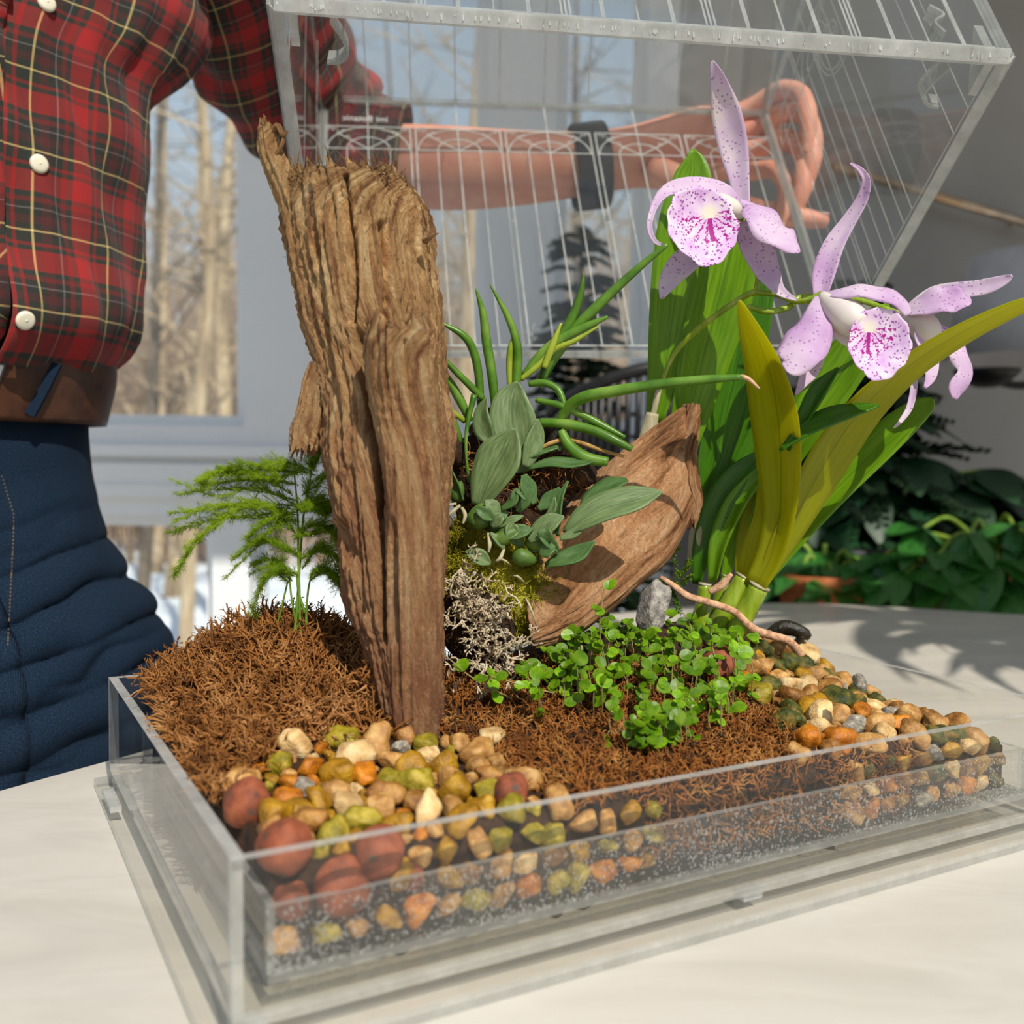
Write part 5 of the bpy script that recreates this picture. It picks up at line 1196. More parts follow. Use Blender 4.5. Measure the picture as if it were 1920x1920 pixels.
# pixel-placed sprigs: runners and tips one can single out
sprig([bp(960, 1310, 46.6), bp(890, 1275, 46.2), bp(830, 1225, 45.4), bp(800, 1205, 44.6), bp(770, 1190, 43)], 5, .3)
sprig([bp(1140, 1260, 48), bp(1125, 1190, 47.6), bp(1128, 1140, 47.4), bp(1132, 1105, 47.2)], 4, .28)
sprig([bp(1150, 1360, 44), bp(1130, 1390, 43.4), bp(1118, 1420, 43.2), bp(1112, 1460, 43.6)], 3, .28)
sprig([bp(1040, 1300, 46.6), bp(980, 1285, 46), bp(930, 1270, 45.6), bp(905, 1265, 45.5)], 3, .28)
sprig([bp(1310, 1260, 50), bp(1300, 1200, 50), bp(1290, 1160, 49.8), bp(1272, 1145, 49.6)], 4, .28)
sprig([bp(1350, 1270, 50), bp(1335, 1210, 50), bp(1330, 1170, 49.8)], 3, .28)
tries = 0
while NL < 700 and tries < 6000:
    tries += 1; u, v = random.uniform(960, 1412), random.uniform(1150, 1390)
    if not inpoly((u, v), CREEPP): continue
    g = ground(u, min(1400, v+random.uniform(15, 75)))
    if g is None: g = ground(u, v+110)
    if g is None: continue
    tip = bp(u, v, g.y-random.uniform(.1, .8))
    sprig([g, g.lerp(tip, .5)+V((random.gauss(0, .15), -.15, 0)), tip], 1 if random.random() < .5 else 2, random.choice((.17, .22, .27, .32, .37)))
tag(stm.build('stems', CREEP_S, crp), kind='stuff')
tag(LM.build('leaf_mass', CREEP, crp, smooth=False), kind='stuff')
# little club moss by the stone
sel = thing('club_moss', 'tiny bright green club moss sprig between the slab tip and the canes', 'moss', base(1268, 1110, 56))
m = MB()
for pts in ([(1262, 1120, 56), (1268, 1080, 55.8), (1262, 1040, 55.6), (1275, 1030, 55.4)], [(1268, 1085, 55.8), (1285, 1068, 55.6), (1292, 1052, 55.5)], [(1262, 1120, 56), (1245, 1095, 55.8), (1228, 1092, 55.7)], [(1265, 1110, 56), (1285, 1090, 55.8), (1296, 1080, 55.6)], [(1262, 1110, 56), (1268, 1130, 55.6), (1275, 1150, 55.4)]):
    P = [bp(*p) for p in cr(pts, 14)]; m.tube(P, .03, 4, cap=False)
    for i in range(1, 14):
        for k in range(5):
            d = V((random.gauss(0, 1), random.gauss(0, 1), random.gauss(.3, .7))).normalized()*.26; w = d.orthogonal().normalized()*.06
            m.add([P[i], P[i]+d*.5+w, P[i]+d, P[i]+d*.5-w, P[i]+d*.5+w.cross(d).normalized()*.03], [(0, 1, 4), (1, 2, 4), (2, 3, 4), (3, 0, 4), (0, 3, 2, 1)])
m.build('fronds', CREEP, sel)
# ================================================================ CLEAR LID, tipped up and held from behind
BBL, BBR = bp(605, 664, 81), bp(1574, 664, 80)
FBR, FBL = bp(1888, 108, 56), bp(516, 8, 56)
RR, RL = bp(1432, 213, 94), bp(606, 187, 94)
FTR, FTL = FBR+(RR-BBR), FBL+(RL-BBL)
RC = ((BBL+BBR+FBL+FBR+RR+RL+FTR+FTL)/8)
lid = thing('acrylic_cloche', 'clear engraved acrylic terrarium lid tipped open and held above the tray', 'lid', (BBL+BBR)/2)
def bil(q, s, t):
    A, B, C, D = q; return (A*(1-s)+B*s)*(1-t)+(D*(1-s)+C*s)*t
def panel(name, q, mt, th=.5):
    n = (q[1]-q[0]).cross(q[3]-q[0]).normalized(); c = sum(q, V((0, 0, 0)))/4
    if n.dot(c-RC) < 0: n = -n
    m = MB(); m.prism(q, n, th, 0, 1); return m.build(name, [mt, EDGE2], lid, smooth=False), n
def engrave(par_, q, n, lines, w=.10, name='engraving'):
    """lines: polylines in panel coordinates (s, t); thin grooves, standing a hair inside the inner face"""
    m = MB()
    for ln in lines:
        ww = w
        if isinstance(ln, tuple) and isinstance(ln[0], float): ww, ln = ln
        P = [bil(q, s, t)-n*.02 for s, t in ln]
        for a, b in zip(P[:-1], P[1:]):
            if (b-a).length > 1e-4: m.bar(a, b, ww, .02, n)
    return tag(m.build(name, ENGR, par_, smooth=False), kind='stuff')
def arc(cx, cy, rx, ry, a0=0, a1=180, n=18): return [(cx+rx*math.cos(math.radians(a0+(a1-a0)*k/n)), cy+ry*math.sin(math.radians(a0+(a1-a0)*k/n))) for k in range(n+1)]
def arches(n, t_spring, t_top, seed=0, low=.03):
    L = []
    for k in range(n):
        s0, s1 = k/n+.006, (k+1)/n-.006; c = (s0+s1)/2; r = (s1-s0)/2; dt = t_top-t_spring
        L += [(.12, [(s0, low), (s0, t_top)]), (.12, [(s1, low), (s1, t_top)]), [(s0, t_top), (s1, t_top)], arc(c, t_spring, r*.96, dt*.97), [(s0, t_spring), (s1, t_spring)],
              [(c-r*.5, low)]+arc(c, t_spring, r*.5, dt*.52, 180, 0)+[(c+r*.5, low)], (.12, [(c, low), (c, 1.0)]), [(c, t_spring), (c-r*.72, t_spring+dt*.68)], [(c, t_spring), (c+r*.72, t_spring+dt*.68)],
              [(s0, .5), (s0-.012, .5)]]
        for sg in (-1, 1):     # leafy corner scrolls
            e = s0 if sg < 0 else s1
            for q_ in range(5):
                x0 = e-sg*(.008+.010*q_); y0 = t_top-.012-.009*q_*(.4 if q_ % 2 else 1)
                L.append((.06, [(x0+.006*math.cos(a*.7)*(1-a/9), y0+.010*math.sin(a*.7)*(1-a/9)) for a in range(9)]))
    L += [(.14, [(0, low), (1, low)])]
    return L
QB = [BBL, BBR, RR, RL]
pb, nb_ = panel('back_panel', QB, ACR_LID); engrave(pb, QB, nb_, arches(5, .79, .885))
QR = [FBR, BBR, RR, FTR]
pr, nr_ = panel('right_panel', QR, ACR_LID); engrave(pr, QR, nr_, [[(s, .03), (s, 1)] for s in (.09, .15, .22, .45, .50, .985)]+[[(s, .03), (s, .80)] for s in (.56, .67, .79, .90)]+[[(s, .03), (s, 1)] for s in (.615, .725, .74, .845)]+[arc(.615, .79, .10, .09), arc(.845, .79, .10, .09), arc(.615, .79, .055, .05), arc(.845, .79, .055, .05), [(0, .03), (1, .03)], [(.51, .885), (.96, .885)], [(.51, .79), (.96, .79)]], .075)
# oval medallion with a scroll on the right panel
engrave(pr, QR, nr_, [arc(.49, .745, .115, .125, 0, 360, 40), arc(.49, .745, .10, .11, 0, 360, 40), [(.49+.035*math.sin(a*.6)*(1-a/24), .745+.05*math.cos(a*.6)*(1-a/24)) for a in range(20)]], .07, 'medallion')
QL = [FBL, BBL, RL, FTL]
pl_, nl_ = panel('left_panel', QL, ACR_LID); engrave(pl_, QL, nl_, [[(s, .03), (s, 1)] for s in (.2, .5, .8)]+[[(0, .03), (1, .03)], [(0, .885), (1, .885)]], .07)
QF = [FBL, FBR, FTR, FTL]
pf, nf_ = panel('front_panel', QF, ACR_LID); engrave(pf, QF, nf_, arches(5, .79, .885)+[(.12, [(k/20, 0), (k/20, 1)]) for k in range(1, 20)])
# low pitched roof: back slope rises from the back seam to a ridge, front slope falls to the front wall
upv = ((RR-BBR).normalized()+(RL-BBL).normalized()).normalized()
MR, ML = (RR+FTR)/2+upv*7, (RL+FTL)/2+upv*7
QK = [RL, RR, MR, ML]
pk, nk_ = panel('back_roof_panel', QK, ACR_ROOF); engrave(pk, QK, nk_, [(.12, [(k/10, 0), (k/10, 1)]) for k in range(1, 10)]+[[(0, .02), (1, .02)]], .1)
QH = [FTL, FTR, MR, ML]; ph, nh_ = panel('front_roof_panel', QH, ACR_LID)
for nm, q3 in (('left_gable', [RL, FTL, ML]), ('right_gable', [RR, FTR, MR])):
    n = (q3[1]-q3[0]).cross(q3[2]-q3[0]).normalized()
    if n.dot(q3[0]-RC) < 0: n = -n
    m = MB(); m.prism(q3, n, .5, 0, 1); m.build(nm, [ACR_LID, EDGE2], lid, smooth=False)
# solid square rails along the open rim and the corner posts
def rail(name, a, b, w=.62, mt=EDGE):
    c = (a+b)/2; m = MB(); up = (c-RC); d = (b-a).normalized(); up = (up-d*up.dot(d)).normalized()
    m.bar(a, b, w, w, up); return m.build(name, mt, lid, smooth=False)
rail('front_rail', FBL, FBR, .78); rail('right_rail', FBR, BBR, .62); rail('back_rail', BBL, BBR, .5); rail('left_rail', FBL, BBL, .62)
rail('corner_post', BBR, RR, .62, EDGE2); rail('corner_post', BBL, RL, .62, EDGE2); rail('corner_post', FBR, FTR, .5, EDGE2); rail('corner_post', FBL, FTL, .5, EDGE2)
rail('roof_seam', RL, RR, .32, EDGE2); rail('roof_seam', RR, MR, .32, EDGE2); rail('roof_seam', RL, ML, .32, EDGE2)
# bubbly cement bead in the front rail, corner braces and catch hooks
m = MB()
for k in range(110):
    s = random.random(); p = FBL.lerp(FBR, s); m.box(p+V((0, -.385, random.uniform(-.08, .08))), (random.uniform(.012, .05), .012, random.uniform(.18, .30)), 0)
tag(m.build('rail_grain', ENGR, lid, smooth=False), kind='stuff')
ud = (RR-BBR).normalized(); dd_ = (BBR-FBR).normalized(); xd = (FBR-FBL).normalized()
for P, sx in ((FBR, -1), (FBL, 1)):
    m = MB(); m.prism([P+xd*sx*.5, P+xd*sx*.5+ud*2.6, P+xd*sx*.5+dd_*2.6], xd*sx, .5, 0, 1); m.build('corner_brace', [EDGE2, EDGE], lid, smooth=False)
    m = MB(); c = P+xd*sx*3.0+dd_*.6; pts = [c, c+dd_*.9-xd*sx*-.5, c+dd_*1.9+xd*sx*.7, c+dd_*2.5+xd*sx*.2, c+dd_*2.6-xd*sx*.5]
    Q = [V(p) for p in cr([list(p) for p in pts], 16)]
    for a, b in zip(Q[:-1], Q[1:]): m.bar(a, b, .18, 1.0, ud)
    m.build('catch_hook', EDGE2, lid, smooth=False)
    m = MB(); c = P+xd*sx*3.2+ud*1.2; pts = [c, c+ud*.9+xd*sx*.3, c+ud*1.6-xd*sx*.4, c+ud*2.3+xd*sx*.2]
    Q = [V(p) for p in cr([list(p) for p in pts], 14)]
    for a, b in zip(Q[:-1], Q[1:]): m.bar(a, b, .16, .9, dd_)
    m.build('catch_hook', EDGE2, lid, smooth=False)
# the etched name reads mirrored from inside
cu = bpy.data.curves.new('lettering', 'FONT'); cu.body = 'imi Botanic'; cu.size = 1; cu.extrude = .05; cu.offset = .012; cu.align_x = 'LEFT'
to = bpy.data.objects.new('lettering_curve', cu); COL.objects.link(to)
bpy.context.view_layer.update()
tme = bpy.data.meshes.new_from_object(to.evaluated_get(bpy.context.evaluated_depsgraph_get())); bpy.data.objects.remove(to)
xs = [v.co.x for v in tme.vertices]; wid = max(xs)
LA, LB_ = (bp(642, 226, 93.2)), (bp(728, 230, 93.2)); lx = (LB_-LA).normalized(); ly = (RL-BBL).normalized(); sc_ = (LB_-LA).length/wid
for v in tme.vertices:
    p = LA+lx*(wid-v.co.x)*sc_+ly*v.co.y*sc_-nb_*(.05+v.co.z*sc_); v.co = W(p)
tme.materials.clear(); tme.materials.append(mat('etched_grey_letter', [(0.3, '#bdb4b2'), (0.7, '#d0c8c6')], 50, rough=.6))
lo_ = bpy.data.objects.new('lettering', tme); COL.objects.link(lo_); par(lo_, pb)
# run-off drops near the lower rim of the back panel
m = MB()
for k in range(60):
    u, v = random.choice([(985, 635), (1005, 628), (1100, 625), (1122, 620), (1180, 640)]); s = (u+random.gauss(0, 9)-605)/969; t = max(.012, (664-v+random.gauss(0, 8))/460)
    c = bil(QB, s, t)-nb_*.04; r = random.uniform(.05, .14); m.add([c+V((p.x*r, p.y*r*.5, p.z*r)) for p in IV1], IF1)
tag(m.build('water_drops', acrylic('water', haze=.12, rough=.0), pb), kind='stuff')

# ================================================================ PERSON
per = thing('person', 'person in a red plaid shirt and blue jeans holding up the clear lid', 'person', (-44, 76, FLZ))
# body: one skinned surface (head, torso, both arms, five-fingered hands, legs)
HB, HE = [], []; HR = []
def jn(p, r, frm=None):
    HB.append(W(p)); HR.append((r/100, r/100) if not isinstance(r, tuple) else (r[0]/100, r[1]/100)); i = len(HB)-1
    if frm is not None: HE.append((frm, i))
    return i
pel = jn((-46, 75, 14), 11); sp1 = jn((-46.5, 76, 30), 10, pel); sp2 = jn((-46, 77.5, 46), 11.5, sp1); nk = jn((-45, 79, 66), 5, sp2); hd = jn((-43.5, 77, 74), 7.5, nk); hd2 = jn((-42.5, 76, 83), 8, hd); jn((-42.5, 76.5, 90), 5, hd2)
jn((-56, 79, -8), 7.5, pel); a_ = len(HB)-1; k_ = jn((-56, 82, -36), 5.5, a_); jn((-56, 84, -70), 3.6, k_)
a_ = jn((-37, 80, -8), 7.5, pel); k_ = jn((-37, 82, -36), 5.5, a_); jn((-37, 84, -70), 3.6, k_)
shL = jn(bp(395, -160, 85), 5.2, sp2); s2 = jn(bp(470, 40, 92), 4.4, shL); el = jn(bp(625, 300, 101), 4.0, s2)
f1_ = jn(bp(760, 312, 101), (4.5, 4.3), el); f2_ = jn(bp(880, 318, 100.6), (4.4, 4.1), f1_); f3_ = jn(bp(1010, 315, 100), (3.8, 3.4), f2_); wr = jn(bp(1120, 306, 99.6), (3.3, 2.7), f3_)
h1 = jn(bp(1200, 292, 99.4), (3.3, 2.2), wr); h2 = jn(bp(1295, 285, 99.8), (5.2, 2.4), h1); h3 = jn(bp(1380, 272, 98.6), (5.0, 2.0), h2)
shR = jn((-60, 82, 58), 5.2, sp2); e_ = jn((-70, 74, 34), 4.2, shR); w_ = jn((-68, 58, 20), 2.8, e_); jn((-66, 50, 17), (3.4, 1.8), w_)
def body_mesh():
    me = bpy.data.meshes.new('body'); me.from_pydata(HB, HE, []); o = bpy.data.objects.new('body', me); COL.objects.link(o)
    md = o.modifiers.new('skin', 'SKIN'); md.use_smooth_shade = True; md.branch_smoothing = .5
    for i, sv in enumerate(me.skin_vertices[0].data): sv.radius = HR[i]
    me.skin_vertices[0].data[0].use_root = True
    md = o.modifiers.new('sub', 'SUBSURF'); md.levels = 2; md.render_levels = 2
    me.materials.append(SKIN); return o
body = body_mesh(); par(body, per)
# fingers: separate tapered chains rooted in the palm, curled round the corner of the lid, joined to the body surface
FNG = [[(1330, 232, 99), (1405, 205, 98), (1462, 172, 95.5), (1502, 178, 92.5), (1516, 232, 90.6), (1514, 282, 90.4)],
       [(1340, 258, 99), (1420, 240, 98), (1478, 208, 95), (1516, 226, 92), (1524, 292, 90.4), (1512, 346, 90.4)],
       [(1340, 290, 99), (1420, 280, 97.6), (1474, 262, 94.6), (1506, 294, 91.6), (1506, 348, 90.2), (1492, 396, 90.4)],
       [(1330, 320, 98.6), (1405, 322, 96.8), (1450, 318, 94), (1474, 350, 91.6), (1470, 392, 90.6), (1458, 424, 90.8)],
       [(1225, 318, 98), (1300, 352, 96), (1370, 382, 94), (1440, 398, 92.4), (1498, 408, 91.4), (1540, 414, 91)]]
FR_ = [[1.0, .98, .92, .85, .8, .62], [1.05, 1.0, .95, .88, .82, .62], [1.0, .98, .92, .85, .8, .6], [.9, .88, .8, .74, .68, .52], [1.5, 1.35, 1.1, 1.0, .95, .7]]
m = MB()
for P, R in zip(FNG, FR_):
    C = cr([list(bp(*p))+[r] for p, r in zip(P, R)], 30); pts = [V(c[:3]) for c in C]; rad = [float(c[3])*(1+.10*math.exp(-((i/29-.42)/.05)**2)+.08*math.exp(-((i/29-.72)/.05)**2)) for i, c in enumerate(C)]
    e = pts[-1]; d = (pts[-1]-pts[-2]).normalized()
    for s in (.5, .8, .97): pts.append(e+d*rad[29]*s); rad.append(rad[29]*math.sqrt(max(.01, 1-s*s)))
    m.tube(pts, rad, 14)
o = m.build('fingers', SKIN, body)
m = MB()
for P in FNG[:4]:
    a, b = bp(*P[-2]), bp(*P[-1]); d = (b-a).normalized(); c = b+d*.35+V((.45, -.35, .1)); m.add([c+V((p.x*.18, p.y*.42, p.z*.55)) for p in IV1], IF1)
a, b = bp(*FNG[4][-2]), bp(*FNG[4][-1]); m.add([b+V((.1, -.2, .55))+V((p.x*.6, p.y*.45, p.z*.14)) for p in IV1], IF1)
m.build('fingernails', mat('fingernail', [(.3, '#e6b8a8'), (.7, '#efcabb')], 20, rough=.3), body)
# wrist band
m = MB(); n = 40; vs, fs = [], []
c = bp(1105, 312, 99.6); ax = (bp(1200, 292, 99.4)-bp(1010, 315, 99.6)).normalized(); s1 = V((0, 0, 1)); s1 = (s1-ax*s1.dot(ax)).normalized(); s2_ = ax.cross(s1)
prof = [(-1.7, 0), (-1.5, .22), (1.5, .22), (1.7, 0), (1.5, -.12), (-1.5, -.12)]
for k in range(n):
    t = 2*math.pi*k/n
    for (x, h) in prof: vs.append(c+ax*(x+.35*math.sin(t))+s1*math.cos(t)*(3.95+h)+s2_*math.sin(t)*(3.35+h))
for k in range(n):
    for j in range(6): fs.append((k*6+j, ((k+1) % n)*6+j, ((k+1) % n)*6+(j+1) % 6, k*6+(j+1) % 6))
m.add(vs, fs); m.build('wristband', BAND, per)
# clothes
FC = V((.72, -.69, 0)); SDv = V((.69, .72, 0))       # which way the chest faces; towards the person's left side
PSH = -1.55     # the whole trunk stands a little further from the log
def cloth(name, rows, mt, parent, nring=150, nlen=120, fold=None, cap=False):
    rows = [(r[0], r[1]+PSH)+tuple(r[2:]) for r in rows]
    """rows: (z, cx, cy, half front-back, half width)"""
    R = cr(rows, nlen); vs, uvs, fs = [], [], []
    for i, (z, cx, cy, hf, hw) in enumerate(R):
        for k in range(nring+1):
            t = 2*math.pi*k/nring; ct, st_ = math.cos(t), math.sin(t); q = lambda x: math.copysign(abs(x)**.9, x)
            n = FC*q(ct)*hf+SDv*q(st_)*hw; p = V((cx, cy, z))+n
            d = n.normalized(); arcl = t*(hf+hw)/2
            if fold: p = p+d*fold(t, z, arcl, p)
            vs.append(p); uvs.append((arcl, z))
    w = nring+1
    for i in range(nlen-1):
        for k in range(nring): fs.append((i*w+k, i*w+k+1, (i+1)*w+k+1, (i+1)*w+k))
    m = MB(); m.add(vs, fs, 0, uvs); return m.build(name, mt, parent, solid=.12)
def shirt_fold(t, z, a, p):
    tt = (t+math.pi) % (2*math.pi)-math.pi
    f = .6*fbm((a*.10, z*.10, 1), 2)+.6*nz((a*.34+z*.10, z*.09, 5))+.42*nz((a*.6, z*.16, 8))+.16*nz((a*1.1+z*.2, z*.3, 2))
    pl = .22/(1+math.exp((abs(tt*11)-1.7)*6))      # placket
    return f+pl+(.9*math.exp(-((z-26.6)/2.2)**2)*math.sin(tt*5+1)*.35)
# torso follows the silhouette: right edge at u 272 above, bulging to 255 over the belt
shirt = cloth('shirt', [(24.0, -39.2, 71.6, 9.2, 11.3), (26.0, -38.6, 71.2, 10.6, 12.6), (28.5, -38.3, 71.0, 11.0, 13.0), (33, -38.6, 71.2, 10.6, 12.8), (40, -38.6, 71.5, 10.6, 13.0), (45, -38.7, 71.8, 10.8, 13.4), (48.5, -38.4, 72.6, 10.8, 16.5), (53, -38.4, 73.4, 10.6, 18), (59, -41, 75, 9.6, 17.5), (65, -43, 75.5, 7.0, 12), (69, -44.5, 77.5, 5.8, 6.5)], PLAID, per, fold=shirt_fold)
def sleeve(pts, rad, seed, name='sleeve'):
    Q = cr([list(p)+[r] for p, r in zip(pts, rad)], 90); vs, uvs, fs = [], [], []; L = 0; nr = 90; ref = V((0, 0, 1))
    for i, q in enumerate(Q):
        p = V(q[:3]); t = (V(Q[min(i+1, 89)][:3])-V(Q[max(i-1, 0)][:3])).normalized(); rf = (ref-t*ref.dot(t)).normalized(); b = t.cross(rf)
        if i: L += (p-V(Q[i-1][:3])).length
        for k in range(nr+1):
            a = 2*math.pi*k/nr; d = rf*math.cos(a)+b*math.sin(a)
            w = .55*fbm((math.cos(a)*1.2+seed, math.sin(a)*1.2, L*.16), 2)+.4*nz((math.cos(a)*2, math.sin(a)*2+seed, L*.42))+.28*math.sin(L*1.1+2*math.cos(a+seed))*math.exp(-((L-24)/7)**2)
            if L > 38: w *= .4
            vs.append(p+d*(q[3]+w)); uvs.append((a*q[3]*.95, L))
    wd_ = nr+1
    for i in range(89):
        for k in range(nr): fs.append((i*wd_+k, i*wd_+k+1, (i+1)*wd_+k+1, (i+1)*wd_+k))
    m = MB(); m.add(vs, fs, 0, uvs); return m.build(name, PLAID, shirt, solid=.12)
sleeve([bp(330, -240, 80), bp(405, -110, 86), bp(478, 40, 92.5), bp(556, 170, 98), bp(640, 268, 101), bp(700, 296, 101.2), bp(752, 304, 101)], [8.0, 8.0, 7.6, 7.0, 6.2, 5.6, 5.3], 2)
m = MB(); 
for q0, q1 in ((0, 1),):
    P = [bp(728, 300, 101), bp(744, 303, 101), bp(760, 305, 101)]; m.tube(P, [5.5, 5.6, 5.45], 40, seg=5, cap=False)
m.build('cuff', PLAID, shirt, solid=.2)
sleeve([(-53, 80, 61), (-62, 78, 50), (-70, 74, 36), (-69, 66, 28), (-68, 58, 21)], [7.4, 7.0, 6.4, 5.4, 4.6], 6)
SHB = bvh_of(shirt)
for (u, v, nm) in ((86, 6, 'button'), (72, 308, 'button'), (46, 600, 'button')):
    c, nrm = hit(SHB, u, v)
    if c is None: continue
    nrm = V(nrm).normalized(); nrm = nrm if nrm.y < 0 else -nrm; m = MB()
    m.tube([c, c+nrm*.16, c+nrm*.26, c+nrm*.30], [.60, .62, .54, .42], 24); m.tube([c+nrm*.24, c+nrm*.305], [.12, .10], 10); m.build('button', BUTTON, shirt)
def jean_fold(t, z, a, p):
    tt = (t+math.pi) % (2*math.pi)-math.pi
    u, v = proj(p)
    ph = (v+.42*u-905)/92
    amp = max(0, min(1, (15.5-z)/5))*max(0, min(1, (z+30)/12))
    r = abs(math.sin(math.pi*(ph+.16*nz((u/110, v/110, 2)))))**.5-.66
    r2 = abs(math.sin(math.pi*((v+.55*u)/150+.3*nz((u/90, v/90, 7)))))**.7-.6
    w = .55+.45*nz((u/120, v/160, 11))
    return 1.25*amp*(r*w+r2*(1-w)*.9)+.25*fbm((a*.2, z*.2, 3), 2)
jeans = cloth('jeans', [(-22, -38.8, 71.5, 11.5, 16.2), (-8, -37.9, 70.6, 11.2, 15.8), (0, -37.2, 70.4, 11.0, 15.0), (6, -37.6, 70.6, 10.4, 13.6), (11, -39.6, 71.0, 9.8, 11.8), (16, -40.4, 71.4, 9.4, 11.2), (19.5, -40.8, 71.8, 9.2, 11.0), (21.4, -41.0, 72, 9.0, 11.0)], DENIM, per, nring=200, nlen=200, fold=jean_fold)
for sx, nm in ((-9, 'trouser_leg'), (9, 'trouser_leg')):
    c0 = V((-38.4, 71.5, 0))+SDv*sx*.9; m = MB(); m.tube([c0+V((0, 0, -18)), c0+V((-2, 5, -40)), c0+V((-2, 8, -58)), c0+V((-2, 9, -72))], [9.2, 7.2, 6.2, 6.0], 28, seg=24); m.build(nm, DENIM, jeans)
    m = MB(); f = c0+V((-2, 9, 0))+FC*4; vs = [f+FC*p.x*11+SDv*p.y*4.2+V((0, 0, -71.3+max(-3.7, p.z*4.2)*(1-.25*max(0, p.x)))) for p in IV2]; m.add(vs, IF2); m.build('shoe', BELT, per)
belt = cloth('belt', [(20.4, -40.4, 71.8, 9.9, 11.9), (21.6, -40.3, 71.8, 10.1, 12.1), (23.6, -40.0, 71.7, 10.2, 12.3), (25.2, -39.8, 71.6, 10.1, 12.2)], BELT, per, nlen=10)
BBV = bvh_of(belt)
for uu in (75,):
    pts = []
    for (u, v) in ((108, 682), (96, 706), (84, 730), (70, 756), (58, 778)):
        c, n_ = hit(BBV, u, v)
        pts.append((c+V((0, -.35, 0))) if c is not None else bp(u, v, 64))
    m = MB()
    for a, b in zip(pts[:-1], pts[1:]): m.bar(a, b, .9, .25, (0, -1, 0))
    m.build('belt_loop', DENIM, jeans, smooth=False)
c, n_ = hit(BBV, 3, 700)
if c is not None:
    m = MB(); k = c+V((-.1, -.4, 0)); m.bar(k+V((.6, 0, 1.2)), k+V((-.6, 0, -2)), .35, .25, (0, -1, 0)); m.bar(k+V((.6, 0, 1.2)), k+V((-2.4, .2, 1.2)), .35, .25, (0, -1, 0)); m.bar(k+V((-.6, 0, -2)), k+V((-3, .2, -2)), .35, .25, (0, -1, 0)); m.build('buckle', BUCKLE, belt, smooth=False)
JB = bvh_of(jeans); m = MB()
for k in range(46):
    v = 895+k*7; u = 4+22*min(1, max(0, (v-895)/70))-max(0, v-1000)*.05
    c, n_ = hit(JB, u, v)
    if c is not None: m.box(c+V((0, -.04, 0)), (.035, .04, .12))
tag(m.build('seam_stitching', mat('tan_thread', [(.3, '#6f5a40'), (.7, '#8a7150')], 20, rough=.8), jeans, smooth=False), kind='stuff')

# ================================================================ ROOM THINGS BEHIND
bench = thing('plant_bench', 'low brown wooden bench under the potted plants by the grey wall', 'bench', (85, 168, FLZ))
m = MB(); m.box((85, 168, -8), (45, 22, 1.6)); m.build('bench_top', BENCH_M, bench, smooth=False)
for x in (44, 126):
    for y in (150, 186):
        m = MB(); m.box((x, y, -42), (2.4, 2.4, 33)); m.build('leg', BENCH_M, bench, smooth=False)
BZ = -6.4
def pot(parent, x, y, z0, r, h, mt, name='pot'):
    m = MB(); m.tube([(x, y, z0), (x, y, z0+h*.8), (x, y, z0+h*.8), (x, y, z0+h), (x, y, z0+h), (x, y, z0+h*.88)], [r*.72, r*.95, r*1.06, r*1.08, r*.95, r*.9], 28, cap=False)
    m.tube([(x, y, z0+h*.84), (x, y, z0+h*.86)], [r*.92, r*.92], 28); m.tube([(x, y, z0+.05), (x, y, z0+.3)], [r*.7, r*.7], 28); return m.build(name, mt, parent)
def conifer(label, x, y, z0, h, r, nb, seed, droop=.2):
    q = random.Random(seed); t = thing('potted_conifer', label, 'plant', (x, y, z0)); pot(t, x, y, z0, 9, 14, BLACKM)
    m = MB(); m.tube([(x, y, z0+11), (x+1, y, z0+h*.5), (x, y, z0+h)], [1.1, .8, .3], 7, seg=8); m.build('stem', BARK_D, t)
    m = MB()
    for k in range(nb):
        s = q.uniform(.25, 1); a = q.uniform(0, 6.28); L = r*(1.12-s)*q.uniform(.7, 1.1)+2; b = V((x, y, z0+h*s)); d = V((math.cos(a), math.sin(a), q.uniform(-.1, .35)))
        P = [b, b+d*L*.5, b+d*L+V((0, 0, -L*droop))]; m.tube(P, [.3, .2, .08], 4, cap=False)
        C = [V(c) for c in cr([list(p) for p in P], 16)]
        for i in range(2, 16):
            for sd in (-1, 1):
                sv = d.cross(V((0, 0, 1))).normalized()*sd; tp = C[i]+(sv*.8+d*.6+V((0, 0, q.uniform(-.3, .3)))).normalized()*L*.22*(1.1-i/20)
                w = V((0, 0, .5)); m.add([C[i], (C[i]+tp)/2+w, tp, (C[i]+tp)/2-w], [(0, 1, 2, 3)])
                w = (tp-C[i]).cross(V((0, 0, 1))).normalized()*.5; m.add([C[i], (C[i]+tp)/2+w, tp, (C[i]+tp)/2-w], [(0, 1, 2, 3)])
    tag(m.build('foliage', DARKLEAF, t), kind='stuff')
conifer('dark potted conifer seen through the lid, left of the tallest orchid leaf', bp(1100, 700, 150).x, 167, FLZ, 131, 24, 330, 1)
conifer('tall dark potted conifer against the grey wall behind the orchid flowers', bp(1600, 700, 166).x, 164, BZ, 54, 25, 260, 2)
EL = {}
